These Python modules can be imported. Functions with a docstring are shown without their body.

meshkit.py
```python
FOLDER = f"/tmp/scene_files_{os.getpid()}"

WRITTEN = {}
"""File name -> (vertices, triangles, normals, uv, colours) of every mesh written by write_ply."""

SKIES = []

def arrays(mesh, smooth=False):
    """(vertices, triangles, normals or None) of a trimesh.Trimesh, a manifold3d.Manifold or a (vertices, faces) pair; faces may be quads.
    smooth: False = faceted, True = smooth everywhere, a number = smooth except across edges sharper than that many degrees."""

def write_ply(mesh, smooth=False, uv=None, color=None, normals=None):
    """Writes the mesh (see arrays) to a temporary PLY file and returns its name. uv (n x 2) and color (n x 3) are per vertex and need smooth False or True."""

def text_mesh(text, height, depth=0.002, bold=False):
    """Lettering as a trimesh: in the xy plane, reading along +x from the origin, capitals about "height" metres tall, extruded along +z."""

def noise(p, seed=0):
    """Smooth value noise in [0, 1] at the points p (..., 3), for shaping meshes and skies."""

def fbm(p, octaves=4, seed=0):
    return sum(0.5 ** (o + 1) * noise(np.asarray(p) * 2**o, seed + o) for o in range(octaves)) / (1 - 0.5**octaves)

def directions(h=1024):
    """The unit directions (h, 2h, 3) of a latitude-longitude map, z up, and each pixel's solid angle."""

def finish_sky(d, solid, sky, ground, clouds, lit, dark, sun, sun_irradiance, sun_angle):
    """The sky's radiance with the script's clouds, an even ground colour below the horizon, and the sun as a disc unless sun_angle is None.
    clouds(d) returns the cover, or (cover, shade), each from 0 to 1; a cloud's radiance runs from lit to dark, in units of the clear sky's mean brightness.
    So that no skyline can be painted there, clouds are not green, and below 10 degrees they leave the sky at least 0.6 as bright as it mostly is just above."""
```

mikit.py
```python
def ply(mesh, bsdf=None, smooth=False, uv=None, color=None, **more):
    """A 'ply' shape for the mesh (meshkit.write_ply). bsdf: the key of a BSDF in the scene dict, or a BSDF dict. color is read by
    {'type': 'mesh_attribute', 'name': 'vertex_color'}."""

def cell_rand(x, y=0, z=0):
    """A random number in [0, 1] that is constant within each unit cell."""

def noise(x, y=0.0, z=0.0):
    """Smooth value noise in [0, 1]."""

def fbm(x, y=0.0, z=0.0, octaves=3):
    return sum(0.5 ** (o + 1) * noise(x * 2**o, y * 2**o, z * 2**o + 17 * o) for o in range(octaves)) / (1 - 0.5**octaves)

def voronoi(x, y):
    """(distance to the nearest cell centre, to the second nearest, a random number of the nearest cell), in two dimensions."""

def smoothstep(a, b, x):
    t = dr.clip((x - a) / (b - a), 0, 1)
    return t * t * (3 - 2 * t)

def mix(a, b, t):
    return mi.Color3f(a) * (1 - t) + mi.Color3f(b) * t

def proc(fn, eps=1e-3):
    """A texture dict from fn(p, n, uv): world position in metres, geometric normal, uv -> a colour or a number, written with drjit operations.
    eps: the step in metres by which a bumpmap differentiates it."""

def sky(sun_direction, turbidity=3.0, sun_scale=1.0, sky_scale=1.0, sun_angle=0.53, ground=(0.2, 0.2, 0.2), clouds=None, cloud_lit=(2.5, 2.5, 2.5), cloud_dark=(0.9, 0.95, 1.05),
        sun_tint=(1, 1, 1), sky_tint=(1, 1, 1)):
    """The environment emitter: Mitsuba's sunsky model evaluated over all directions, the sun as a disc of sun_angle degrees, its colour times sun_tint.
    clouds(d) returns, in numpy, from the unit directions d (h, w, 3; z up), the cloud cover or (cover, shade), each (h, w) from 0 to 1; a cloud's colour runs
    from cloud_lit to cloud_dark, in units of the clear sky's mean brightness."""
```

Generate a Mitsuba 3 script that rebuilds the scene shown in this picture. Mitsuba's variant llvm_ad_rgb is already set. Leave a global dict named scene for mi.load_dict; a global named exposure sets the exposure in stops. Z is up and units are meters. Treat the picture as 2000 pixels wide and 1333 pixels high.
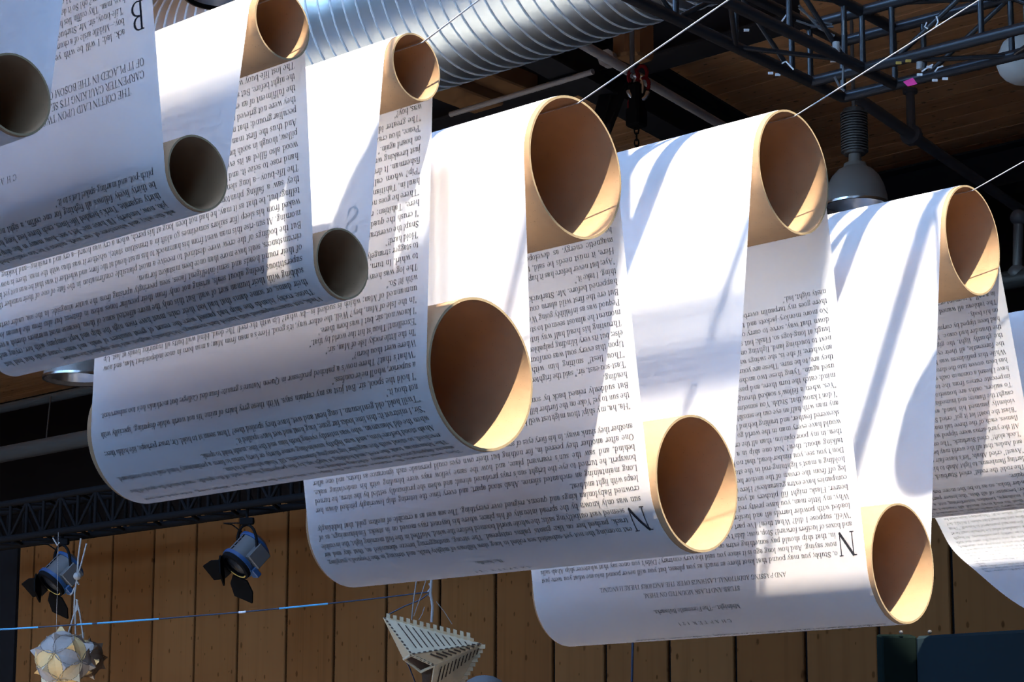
import math, random
import numpy as np, trimesh, mitsuba as mi, mikit, meshkit
from mikit import proc, noise, fbm, voronoi, smoothstep, mix, cell_rand
T = mi.ScalarTransform4f
random.seed(7); RNG = np.random.default_rng(7)
scene, labels = {}, {}

# ------------------------------------------------------------------ camera (shift lens, 2000 x 1333)
FPX, PITCH, CY, EYE = 3984.48, math.radians(8.70665), 971.27, 1.6
YAW = math.radians(48.7743)                    # how far the tubes' axis turns left of the view
FW = np.array([0, math.cos(PITCH), math.sin(PITCH)]); RT = np.array([1., 0, 0]); UP = np.cross(RT, FW)
ROLL = math.radians(.0951)
RT, UP = math.cos(ROLL)*RT+math.sin(ROLL)*UP, -math.sin(ROLL)*RT+math.cos(ROLL)*UP
CAM = np.array([0, 0, EYE])
A = np.array([-math.sin(YAW), math.cos(YAW), 0]); B = np.array([math.cos(YAW), math.sin(YAW), 0]); Z = np.array([0, 0, 1.])
scene['camera'] = {'type': 'perspective', 'fov': math.degrees(2*math.atan(1000/FPX)), 'fov_axis': 'x', 'near_clip': .05, 'far_clip': 200.,
    'principal_point_offset_x': 0., 'principal_point_offset_y': -1*(CY-666.5)/1333,
    'to_world': T().look_at(origin=CAM.tolist(), target=(CAM+FW).tolist(), up=UP.tolist())}
# ------------------------------------------------------------------ daylight: sun behind the camera, high, through the roof lights
SUN = -(.504*B-.864*Z+.346*A)
scene['sky'] = mikit.sky(SUN.tolist(), turbidity=2.6, sun_scale=.95, sky_scale=6.0, sky_tint=(.88, 1.02, 1.13), sun_tint=(.92, 1.0, 1.10), ground=(.18, .18, .18))
exposure = 3.42

def ray(px, py): return FW+(px-1000)/FPX*RT-(py-CY)/FPX*UP
def at(px, py, depth): return CAM+ray(px, py)*depth          # a point of the world seen at a pixel, at a depth along the view
def on_b(px, py, b):                                            # ... where it meets the upright plane X.B = b
    d = ray(px, py); return CAM+d*(b/(d@B))
def on_z(px, py, z):
    d = ray(px, py); return CAM+d*((z-EYE)/d[2])
def abz(a, b, z): return a*A+b*B+z*Z                            # hall coordinates: along the tubes, along the row, height
# ---- a small high-contrast serif face, drawn from stems, hairlines and bowls (em = 1)
from shapely.geometry import Polygon, LineString, box
from shapely.ops import unary_union
from shapely import affinity
import mapbox_earcut
WS, TH, XH, CH, AH, DH = .073, .03, .45, .66, .70, -.20
def el(cx, cy, rx, ry, n=16):
    a = np.arange(n)*2*np.pi/n + np.pi/n
    return Polygon(np.stack([cx+rx*np.cos(a), cy+ry*np.sin(a)], 1))
def ring(cx, cy, rx, ry, w=WS, t=TH): return el(cx, cy, rx, ry).difference(el(cx, cy, rx-w, ry-t))
def st(x, y0, y1, w=WS): return box(x, y0, x+w, y1)
def sf(x, y, w=WS, l=.055, r=.055): return box(x-l, y, x+w+r, y+TH*.9)      # slab serif
def fl(x, y): return Polygon([(x+.01, y), (x-.06, y-.035), (x-.06, y-.06), (x+.01, y-.06)])  # flag at a stem's head
def ln(*p, w=TH): return LineString(p).buffer(w/2, cap_style=2, join_style=2)
def dot(x, y, r=.052): return el(x, y, r, r, 8)
def tail(x, y=0): return Polygon([(x, y), (x+.075, y), (x+.075, y+.025), (x, y+.06)])
def arch(x0, x1, y, w=WS):          # from a left stem's right side over to a right stem
    m, rx = (x0+x1)/2, (x1+2*w-x0)/2
    return ring(m, y-.155, rx, .155, w, TH*1.2).intersection(box(x0, y-.155, x1+w+.01, y+.01))
def glyphs():
    U = lambda *a: unary_union([g.buffer(0) for g in a])
    G = {}
    def add(c, adv, *parts): G[c] = (adv, U(*parts))
    n_ = lambda x: (st(x, 0, XH-.01), fl(x, XH), sf(x, 0), arch(x+WS-.01, x+.235, XH), st(x+.235, 0, XH-.155), sf(x+.235, 0))
    bowl = lambda cx: ring(cx, XH/2, .18, XH/2+.01)
    add('a', .42, ring(.19, .13, .15, .14).intersection(box(0, -.05, .27, .3)), ring(.19, .31, .16, .15, WS*.95, TH*1.3).intersection(box(.02, .31, .4, .5)), st(.265, .05, .32), tail(.345), st(.27, .0, .06, .08), dot(.085, .335), ln((.1, .235), (.28, .275), w=.034))
    add('b', .46, st(.05, 0, AH), fl(.05, AH), ring(.24, XH/2, .18, XH/2+.01).difference(box(0, 0, .1, 1)))
    add('c', .38, bowl(.2).difference(box(.24, .1, .5, .37)), dot(.32, .345))
    add('d', .47, st(.3, .0, AH), fl(.3, AH), tail(.385), ring(.215, XH/2, .18, XH/2+.01).difference(box(.34, 0, .5, 1)))
    add('e', .39, bowl(.2).difference(box(.22, .08, .5, .235)), box(.08, .235, .36, .265))
    add('f', .28, st(.08, 0, .54), sf(.08, 0), ring(.235, .555, .155, .15).intersection(box(.05, .555, .3, .8)), dot(.3, .64), box(.01, XH-.03, .27, XH))
    add('g', .42, ring(.185, .3, .15, .16), ring(.19, -.08, .175, .12, WS*.8, TH*1.4), ln((.12, .15), (.075, .09), (.12, .045), (.3, .03), w=.04), ln((.3, .42), (.41, .45), w=.045))
    add('h', .49, st(.05, 0, AH), fl(.05, AH), sf(.05, 0), arch(.12, .285, XH), st(.285, 0, XH-.155), sf(.285, 0))
    add('i', .24, st(.075, 0, XH), fl(.075, XH), sf(.075, 0), dot(.118, .61))
    add('j', .23, st(.085, -.1, XH), fl(.085, XH), dot(.128, .61), ring(.05, -.08, .12, .125).intersection(box(.05, -.3, .3, -.07)), dot(.03, -.165, .045))
    add('k', .45, st(.05, 0, AH), fl(.05, AH), sf(.05, 0), ln((.12, .19), (.33, .44)), box(.25, XH-.03, .43, XH), ln((.19, .26), (.37, .01), w=WS), box(.27, 0, .46, TH))
    add('l', .24, st(.075, 0, AH), fl(.075, AH), sf(.075, 0))
    add('m', .74, *n_(.055), arch(.36, .525, XH), st(.525, 0, XH-.155), sf(.525, 0))
    add('n', .49, *n_(.055))
    add('o', .43, ring(.215, XH/2, .19, XH/2+.01))
    add('p', .46, st(.06, DH, XH), fl(.06, XH), sf(.06, DH), ring(.245, XH/2, .18, XH/2+.01).difference(box(0, 0, .11, 1)))
    add('q', .46, st(.305, DH, XH), sf(.305, DH), ring(.215, XH/2, .18, XH/2+.01).difference(box(.34, 0, .5, 1)))
    add('r', .33, st(.06, 0, XH), fl(.06, XH), sf(.06, 0), ring(.28, .31, .155, .15).intersection(box(.1, .31, .31, .5)), dot(.285, .395))
    s_ = lambda w, h, t: LineString([(w*.88, h*.74), (w*.78, h*.93), (w*.5, h), (w*.2, h*.9), (w*.12, h*.74), (w*.25, h*.6), (w*.7, h*.44), (w*.88, h*.27), (w*.8, h*.09), (w*.5, 0), (w*.18, h*.08), (w*.1, h*.28)]).buffer(t/2, cap_style=2, join_style=2)
    add('s', .34, affinity.translate(s_(.3, .42, .046), .015, .015), ln((.06, .33), (.13, .26), (.24, .2), (.29, .12), w=.06))
    add('t', .29, st(.08, .04, .56), box(.01, XH-.03, .26, XH), Polygon([(.08, .07), (.13, -.01), (.26, .0), (.26, .035), (.166, .05), (.166, .1)]), Polygon([(.08, .56), (.08, .45), (.02, .45)]))
    add('u', .49, affinity.rotate(U(*n_(.055)[:1], arch(.125, .29, XH), st(.29, 0, XH-.155)), 180, origin=(.2125, XH/2)), fl(.055, XH), fl(.29, XH), st(.29, 0, .2), tail(.365))
    vv = lambda x, w, h: (ln((x+.02, h), (x+w/2+.01, -.005), w=WS), ln((x+w/2+.01, .0), (x+w-.02, h)))
    add('v', .43, *vv(.03, .37, XH), box(-.01, XH-.028, .16, XH), box(.29, XH-.028, .44, XH))
    add('w', .64, *vv(.02, .34, XH), *vv(.26, .35, XH), box(-.01, XH-.028, .15, XH), box(.5, XH-.028, .65, XH))
    add('x', .42, ln((.06, XH), (.34, 0), w=WS), ln((.07, 0), (.33, XH)), box(0, XH-.028, .17, XH), box(.26, XH-.028, .4, XH), box(0, 0, .15, .028), box(.25, 0, .42, .028))
    add('y', .43, *vv(.03, .37, XH), ln((.22, .02), (.15, -.16), (.07, -.17)), dot(.06, -.14, .045), box(-.01, XH-.028, .16, XH), box(.29, XH-.028, .44, XH))
    add('z', .38, box(.04, XH-.032, .34, XH), box(.04, 0, .35, .032), ln((.07, .02), (.31, XH-.02), w=WS*.95), st(.04, .34, XH, .025), st(.325, 0, .12, .025))
    # capitals
    add('A', .62, ln((.09, 0), (.3, CH)), ln((.29, CH), (.51, 0), w=WS*1.1), box(.16, .2, .43, .23), box(0, 0, .18, .028), box(.42, 0, .62, .028))
    R2 = lambda cy, ry, rx=.2: ring(.2, cy, rx, ry, WS*1.1).difference(box(-.2, -1, .16, 2))
    add('B', .54, st(.07, 0, CH), sf(.07, 0, r=.03), sf(.07, CH-.027, r=.03), R2(.5, .165, .22), R2(.17, .18, .27), box(.1, CH-TH, .22, CH), box(.1, .335, .22, .36), box(.1, 0, .22, TH))
    add('C', .56, ring(.3, CH/2, .26, CH/2+.01, WS*1.1).difference(box(.4, .17, .7, .5)), st(.5, .46, CH, .03), st(.5, .03, .17, .03))
    D_ = ring(.25, CH/2, .31, CH/2, WS*1.1, TH).difference(box(-.2, -1, .16, 2))
    add('D', .61, st(.07, 0, CH), sf(.07, 0, r=.03), sf(.07, CH-.027, r=.03), D_)
    E_ = (st(.07, 0, CH), sf(.07, 0, r=.03), sf(.07, CH-.027, r=.03), box(.1, CH-TH, .45, CH), box(.1, .33, .35, .355), st(.43, .5, CH, .03), st(.335, .25, .44, .025))
    add('E', .52, *E_, box(.1, 0, .47, TH), st(.455, 0, .17, .03))
    add('F', .49, *E_)
    add('G', .61, ring(.3, CH/2, .26, CH/2+.01, WS*1.1).difference(box(.4, .26, .7, .5)), st(.5, .46, CH, .03), st(.46, .02, .28, WS), box(.38, .26, .6, .285))
    add('H', .66, st(.08, 0, CH), st(.47, 0, CH), sf(.08, 0), sf(.08, CH-.027), sf(.47, 0), sf(.47, CH-.027), box(.1, .33, .5, .355))
    add('I', .3, st(.1, 0, CH), sf(.1, 0), sf(.1, CH-.027))
    add('J', .34, st(.16, .05, CH), sf(.16, CH-.027), ring(.1, .02, .146, .13).intersection(box(.1, -.2, .4, .06)), dot(.07, -.07, .045))
    add('K', .6, st(.07, 0, CH), sf(.07, 0), sf(.07, CH-.027), ln((.13, .27), (.46, .64)), box(.36, CH-.027, .58, CH), ln((.25, .4), (.5, .01), w=WS*1.1), box(.38, 0, .62, .027))
    add('L', .5, st(.07, 0, CH), sf(.07, 0), sf(.07, CH-.027), box(.1, 0, .46, TH), st(.445, 0, .18, .03))
    add('M', .76, st(.09, 0, CH, .03), st(.58, 0, CH), ln((.1, CH), (.355, .02), w=WS), ln((.35, .03), (.6, CH), w=TH), sf(.09, 0, .03), sf(.58, 0), box(.02, CH-.027, .14, CH), box(.56, CH-.027, .73, CH))
    add('N', .65, st(.09, 0, CH, .03), st(.52, 0, CH, .03), ln((.1, CH), (.54, .02), w=WS*1.1), sf(.09, 0, .03), sf(.52, CH-.027, .03), box(0, CH-.027, .13, CH))
    add('O', .62, ring(.31, CH/2, .27, CH/2+.01, WS*1.15))
    add('P', .52, st(.07, 0, CH), sf(.07, 0), sf(.07, CH-.027, r=.03), R2(.475, .19, .26), box(.1, CH-TH, .22, CH))
    add('Q', .62, ring(.31, CH/2, .27, CH/2+.01, WS*1.15), ln((.25, .04), (.4, -.12), (.6, -.12), w=.06))
    add('R', .58, st(.07, 0, CH), sf(.07, 0), sf(.07, CH-.027, r=.03), R2(.49, .175, .25), box(.1, CH-TH, .22, CH), ln((.26, .32), (.47, .0), w=WS*1.1), box(.42, 0, .59, .027))
    add('S', .48, affinity.translate(s_(.4, .63, .055), .035, .015), ln((.1, .49), (.18, .4), (.34, .29), (.4, .18), w=.08), st(.38, .46, .64, .025), st(.06, .02, .2, .025))
    add('T', .57, st(.24, 0, CH), sf(.24, 0), box(.03, CH-TH, .54, CH), st(.03, .48, CH, .028), st(.512, .48, CH, .028))
    add('U', .63, st(.09, .2, CH), st(.5, .2, CH, .03), ring(.31, .2, .22, .21, WS).intersection(box(0, -.1, .7, .21)), sf(.09, CH-.027), sf(.5, CH-.027, .03))
    add('V', .6, ln((.08, CH), (.31, 0), w=WS*1.1), ln((.31, 0), (.52, CH)), box(-.01, CH-.027, .2, CH), box(.42, CH-.027, .6, CH))
    add('W', .86, ln((.07, CH), (.26, 0), w=WS*1.05), ln((.26, 0), (.44, CH)), ln((.39, CH), (.59, 0), w=WS*1.05), ln((.59, 0), (.77, CH)), box(-.01, CH-.027, .18, CH), box(.3, CH-.027, .5, CH), box(.69, CH-.027, .86, CH))
    add('Y', .58, ln((.07, CH), (.29, .29), w=WS*1.05), ln((.3, .3), (.5, CH)), st(.25, 0, .31), sf(.25, 0), box(-.01, CH-.027, .19, CH), box(.41, CH-.027, .58, CH))
    add('X', .58, ln((.09, CH), (.49, 0), w=WS*1.1), ln((.1, 0), (.48, CH)), box(0, CH-.027, .2, CH), box(0, 0, .19, .027), box(.38, CH-.027, .57, CH), box(.38, 0, .58, .027))
    add('Z', .55, box(.05, CH-.03, .5, CH), box(.05, 0, .52, .03), ln((.1, .02), (.46, CH-.02), w=WS*1.1))
    add('1', .36, st(.13, 0, .6), sf(.13, 0), ln((.14, .58), (.05, .52)))
    add('2', .42, ring(.2, .44, .16, .17).intersection(box(.0, .43, .5, .7)), ln((.32, .44), (.08, .04), w=.06), box(.05, 0, .38, .06), dot(.08, .47, .04))
    add('3', .42, ring(.19, .46, .15, .15).difference(box(-.1, .3, .14, .55)), ring(.18, .17, .18, .18).difference(box(-.1, .1, .12, .4)))
    add('4', .44, st(.25, 0, .6), ln((.27, .58), (.04, .19)), box(.03, .16, .42, .2), sf(.25, 0))
    add('7', .42, box(.05, .56, .39, .6), ln((.37, .58), (.15, 0), w=.07))
    d0 = dot(.1, .045, .055)
    cm = (d0, Polygon([(.15, .06), (.14, -.04), (.06, -.12), (.06, -.1), (.1, -.03)]))
    add('.', .2, d0); add(',', .2, *cm); add(':', .22, d0, dot(.1, .36, .055)); add(';', .22, *cm, dot(.1, .36, .055))
    add('!', .24, d0, Polygon([(.06, .66), (.15, .66), (.115, .17), (.09, .17)]))
    add('?', .36, dot(.16, .045, .055), ring(.16, .5, .14, .16).difference(box(-.1, .3, .15, .56)), ln((.17, .36), (.16, .17), w=.03))
    q = Polygon([(.05, .69), (.12, .69), (.105, .5), (.075, .5)])
    add("'", .17, q); add('"', .27, q, affinity.translate(q, .1, 0))
    add('-', .27, box(.03, .2, .24, .24)); add('—', .62, box(.02, .2, .6, .228))
    add('(', .27, ln((.22, .72), (.11, .5), (.08, .27), (.11, .04), (.22, -.16), w=.04)); add(')', .27, ln((.05, .72), (.16, .5), (.19, .27), (.16, .04), (.05, -.16), w=.04))
    return G
def flat(poly):
    V, F, o = [], [], 0
    for y in np.arange(-.3, .9, .2):                                # in strips, so that a letter can follow the curve of the paper
        s = poly.simplify(.006).buffer(0).intersection(box(-1, y, 2, y+.2))
        for g in getattr(s, 'geoms', [s]):
            if g.geom_type != 'Polygon' or g.area < 2e-5: continue
            rings = [np.asarray(g.exterior.coords)[:-1]] + [np.asarray(r.coords)[:-1] for r in g.interiors]
            v = np.vstack(rings); f = np.asarray(mapbox_earcut.triangulate_float64(v, np.cumsum([len(r) for r in rings]).astype(np.uint32))).reshape(-1, 3)
            V.append(v); F.append(f.astype(int)+o); o += len(v)
    return np.vstack(V), np.vstack(F)
# ------------------------------------------------------------------ materials
def rgb(r, g, b): return {'type': 'rgb', 'value': [r, g, b]}
def diffuse(key, c, two=True):
    d = {'type': 'diffuse', 'reflectance': c if isinstance(c, dict) else rgb(*c)}
    scene[key] = {'type': 'twosided', 'bsdf': d} if two else d
def gloss(key, c, rough=.4, metal=0., spec=.5):
    scene[key] = {'type': 'twosided', 'bsdf': {'type': 'principled', 'base_color': c if isinstance(c, dict) else rgb(*c), 'roughness': rough, 'metallic': metal, 'specular': spec}}
scene['m_paper'] = {'type': 'principledthin', 'base_color': rgb(.93, .93, .94), 'roughness': .6, 'diff_trans': 1.0, 'eta': 1.3}
diffuse('m_ink', (.028, .028, .032))
def kraft(p, n, uv):
    f = fbm(p.x*45, p.y*45, p.z*45, 3); s = smoothstep(.84, .95, noise(p.x*330, p.y*330, p.z*330))
    return mix((.43, .258, .142), (.475, .295, .165), f)*(1-.22*s)
diffuse('m_kraft', proc(kraft)); diffuse('m_kraft_edge', (.46, .34, .195))
def wood(base, dark, ax, knots=True, k=1.0):
    ax = [float(v) for v in ax]
    def f(p, n, uv):
        q = p.x*ax[0]+p.y*ax[1]+p.z*ax[2]                                        # along the grain
        c1 = p.x*A[0]+p.y*A[1]; c2 = p.x*B[0]+p.y*B[1]
        w = c1*.73+c2*1.31+p.z*.9
        if abs(ax[2]) > .5: w = c1+c2*.3
        else: w = c2+p.z*.2
        g = .55*noise(w*34*k, q*.9)+.3*noise(w*110*k, q*2.2, 5.)+.15*noise(w*9*k, q*.5, 9.)
        c = mix(base, dark, smoothstep(.35, .95, g))
        if knots:
            d, _, r = voronoi(w*8.2*k, q*4.4*k)
            m = smoothstep(.075, .035, d*(.55+1.1*r))*.8
            c = c*(1-m)+mi.Color3f(dark[0]*.4, dark[1]*.33, dark[2]*.3)*m
        return c
    return f
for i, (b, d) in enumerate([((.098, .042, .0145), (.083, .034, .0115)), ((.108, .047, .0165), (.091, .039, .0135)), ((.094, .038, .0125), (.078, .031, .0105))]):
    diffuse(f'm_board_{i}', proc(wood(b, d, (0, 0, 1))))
for i, (b, d) in enumerate([((.68, .37, .18), (.54, .28, .13)), ((.72, .40, .20), (.58, .31, .15)), ((.62, .33, .16), (.49, .25, .117))]):
    diffuse(f'm_plank_{i}', proc(wood(b, d, A, True, .8)))
diffuse('m_black', (.008, .0075, .008)); diffuse('m_dark_wall', (.016, .012, .012)); diffuse('m_steel_dark', (.03, .03, .033)); diffuse('m_floor_bounce', (.50, .46, .40))
gloss('m_truss', (.012, .013, .016), .36, 0., .5); gloss('m_pipe', (.28, .265, .26), .45); gloss('m_chrome', (.75, .75, .76), .25, 1.)
gloss('m_pipe_dark', (.09, .09, .095), .4); gloss('m_duct', (.60, .69, .76), .33, 1.); gloss('m_seam_highlight', (.62, .68, .74), .4, .35)
diffuse('m_floor', (.33, .30, .265)); diffuse('m_plaster', (.2, .2, .2)); diffuse('m_block', (.22, .12, .06))
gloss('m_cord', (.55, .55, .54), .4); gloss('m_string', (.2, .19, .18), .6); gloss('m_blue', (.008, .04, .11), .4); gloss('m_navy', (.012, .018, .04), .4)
gloss('m_painted_glint', (.06, .34, .55), .25); gloss('m_grey_shell', (.06, .06, .061), .45); diffuse('m_barn', (.006, .0055, .0055))
gloss('m_lampgrey', (.10, .09, .085), .35); gloss('m_pipe_far', (.032, .031, .03), .5); gloss('m_fins', (.045, .042, .042), .4); gloss('m_ring', (.45, .45, .46), .2, 1.)
gloss('m_lens', (.02, .02, .022), .3, 0., .5); diffuse('m_lamp_pale', (.26, .255, .25)); diffuse('m_pink', (.80, .07, .30)); diffuse('m_red', (.16, .01, .014)); diffuse('m_amber', (.45, .30, .08))
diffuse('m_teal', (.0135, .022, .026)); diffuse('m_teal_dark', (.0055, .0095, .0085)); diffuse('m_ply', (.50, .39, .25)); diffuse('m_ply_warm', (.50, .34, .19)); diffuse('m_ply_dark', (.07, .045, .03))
diffuse('m_veneer_0', (.50, .34, .16)); diffuse('m_veneer_1', (.26, .23, .21)); diffuse('m_veneer_2', (.44, .36, .24)); diffuse('m_stitch', (.05, .04, .035))
diffuse('m_white', (.72, .72, .73)); diffuse('m_shade', (.13, .125, .12))

# ------------------------------------------------------------------ helpers
def numbered(k):
    if k not in scene and k not in USED: USED.add(k); return k
    n = 1
    while f'{k}_{n:03d}' in scene or f'{k}_{n:03d}' in USED: n += 1
    USED.add(f'{k}_{n:03d}'); return f'{k}_{n:03d}'
USED = set()
def thing(name, label, cat, group=None):
    k = numbered(name); labels[k] = {'label': label, 'category': cat}
    if group: labels[k]['group'] = group
    return k
def part(name, mesh, m, parent=None, smooth=False, label=None, kind=None, to=None, group=None):
    k = numbered(parent+'__'+name) if parent else numbered(name)
    d = mesh if isinstance(mesh, dict) else mikit.ply(mesh, m, smooth)
    if isinstance(mesh, dict): d = {**mesh, 'bsdf': {'type': 'ref', 'id': m}}
    if to is not None: d = {**d, 'to_world': to}
    scene[k] = d
    e = {}
    if label: e['label'] = label
    if kind: e['kind'] = kind
    if group: e['group'] = group
    if e: labels[k] = {**labels.get(k, {}), **e}
    return k
def cyl_mesh(n=14):
    a = np.arange(n)*2*np.pi/n; c = np.stack([np.cos(a), np.sin(a)], 1)
    v = np.vstack([np.c_[c, np.zeros(n)], np.c_[c, np.ones(n)], [[0, 0, 0], [0, 0, 1]]]); i = np.arange(n); j = (i+1) % n
    f = np.vstack([np.c_[i, j, j+n], np.c_[i, j+n, i+n], np.c_[j, i, i*0+2*n], np.c_[i+n, j+n, i*0+2*n+1]])
    return trimesh.Trimesh(v, f, process=False)
UNIT_CYL = mikit.ply(cyl_mesh(), None, 40); UNIT_CYL8 = mikit.ply(cyl_mesh(8), None, 60)
def frame(p, q):
    p, q = np.asarray(p, float), np.asarray(q, float); w = (q-p)/np.linalg.norm(q-p)
    x = np.cross(w, [0, 0, 1.] if abs(w[2]) < .95 else [1., 0, 0]); x /= np.linalg.norm(x); return x, np.cross(w, x), w
def stick(p, q, r):
    """Transform of the unit cylinder on to the rod from p to q."""
    x, y, w = frame(p, q); M = np.eye(4); M[:3, 0] = x*r; M[:3, 1] = y*r; M[:3, 2] = np.asarray(q, float)-np.asarray(p, float); M[:3, 3] = p
    return T(M)
def rod(name, p, q, r, m, parent=None, thin=False, **k): return part(name, UNIT_CYL8 if thin else UNIT_CYL, m, parent, to=stick(p, q, r), **k)
def tube_mesh(pts, r, n=8):
    p = np.asarray(pts, float); t = np.gradient(p, axis=0); t /= np.linalg.norm(t, axis=1, keepdims=True)
    up = np.array([0.13, .21, 1.]); V = []
    for i in range(len(p)):
        a = np.cross(t[i], up); a /= np.linalg.norm(a); b = np.cross(t[i], a); th = np.arange(n)*2*np.pi/n
        V.append(p[i]+(np.cos(th)[:, None]*a+np.sin(th)[:, None]*b)*(r if np.isscalar(r) else r[i]))
    V = np.vstack(V); F = []
    for i in range(len(p)-1):
        for j in range(n):
            a, b = i*n+j, i*n+(j+1) % n; F += [[a, b, b+n], [a, b+n, a+n]]
    return trimesh.Trimesh(V, F, process=False)
def obox(o, x, y, z, lo, hi, bevel=0.):
    """Box in the frame o, x, y, z between the corners lo and hi."""
    lo, hi = np.asarray(lo, float), np.asarray(hi, float)
    c = np.array([[i, j, k] for i in (0, 1) for j in (0, 1) for k in (0, 1)], float)*(hi-lo)+lo
    return trimesh.convex.convex_hull(np.asarray(o)+c[:, :1]*np.asarray(x)+c[:, 1:2]*np.asarray(y)+c[:, 2:]*np.asarray(z)) if bevel == 0 else bevelled(o, x, y, z, lo, hi, bevel)
def bevelled(o, x, y, z, lo, hi, b):
    pts = []
    for i in (0, 1):
        for j in (0, 1):
            for k in (0, 1):
                for ax in range(3):
                    q = np.array([[lo[0], hi[0]][i], [lo[1], hi[1]][j], [lo[2], hi[2]][k]], float)
                    s = np.array([1-2*i, 1-2*j, 1-2*k])*b; s[ax] = 0; pts.append(q+s)
    c = np.array(pts); return trimesh.convex.convex_hull(np.asarray(o)+c[:, :1]*np.asarray(x)+c[:, 1:2]*np.asarray(y)+c[:, 2:]*np.asarray(z))
def hbox(a, b, z, bevel=0.):
    """Box in hall coordinates: ranges along A, along B and of height."""
    return obox((0, 0, 0), A, B, Z, (a[0], b[0], z[0]), (a[1], b[1], z[1]), bevel)
def lathe(o, w, prof, n=32):
    """Surface of revolution about the axis w through o; prof = (radius, distance along w)."""
    w = np.asarray(w, float); w /= np.linalg.norm(w); x = np.cross(w, [0, 0, 1.] if abs(w[2]) < .9 else [1., 0, 0]); x /= np.linalg.norm(x); y = np.cross(w, x)
    a = np.arange(n)*2*np.pi/n; V, F = [], []
    for r, h in prof: V.append(np.asarray(o)+w*h+r*(np.cos(a)[:, None]*x+np.sin(a)[:, None]*y))
    for i in range(len(prof)-1):
        for j in range(n):
            p, q = i*n+j, i*n+(j+1) % n; F += [[p, q, q+n], [p, q+n, p+n]]
    return trimesh.Trimesh(np.vstack(V), F, process=False)
def plate(poly, t, n=None):
    """A flat panel through the 3-D corners poly, t thick."""
    P = np.asarray(poly, float); nn = np.cross(P[1]-P[0], P[2]-P[0]); nn /= np.linalg.norm(nn)
    return trimesh.convex.convex_hull(np.vstack([P-nn*t/2, P+nn*t/2]))
def struct(name, mesh, m, label, parent=None):
    k = part(name, mesh, m, parent); labels[k] = {'label': label, 'kind': 'structure'}; return k
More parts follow.
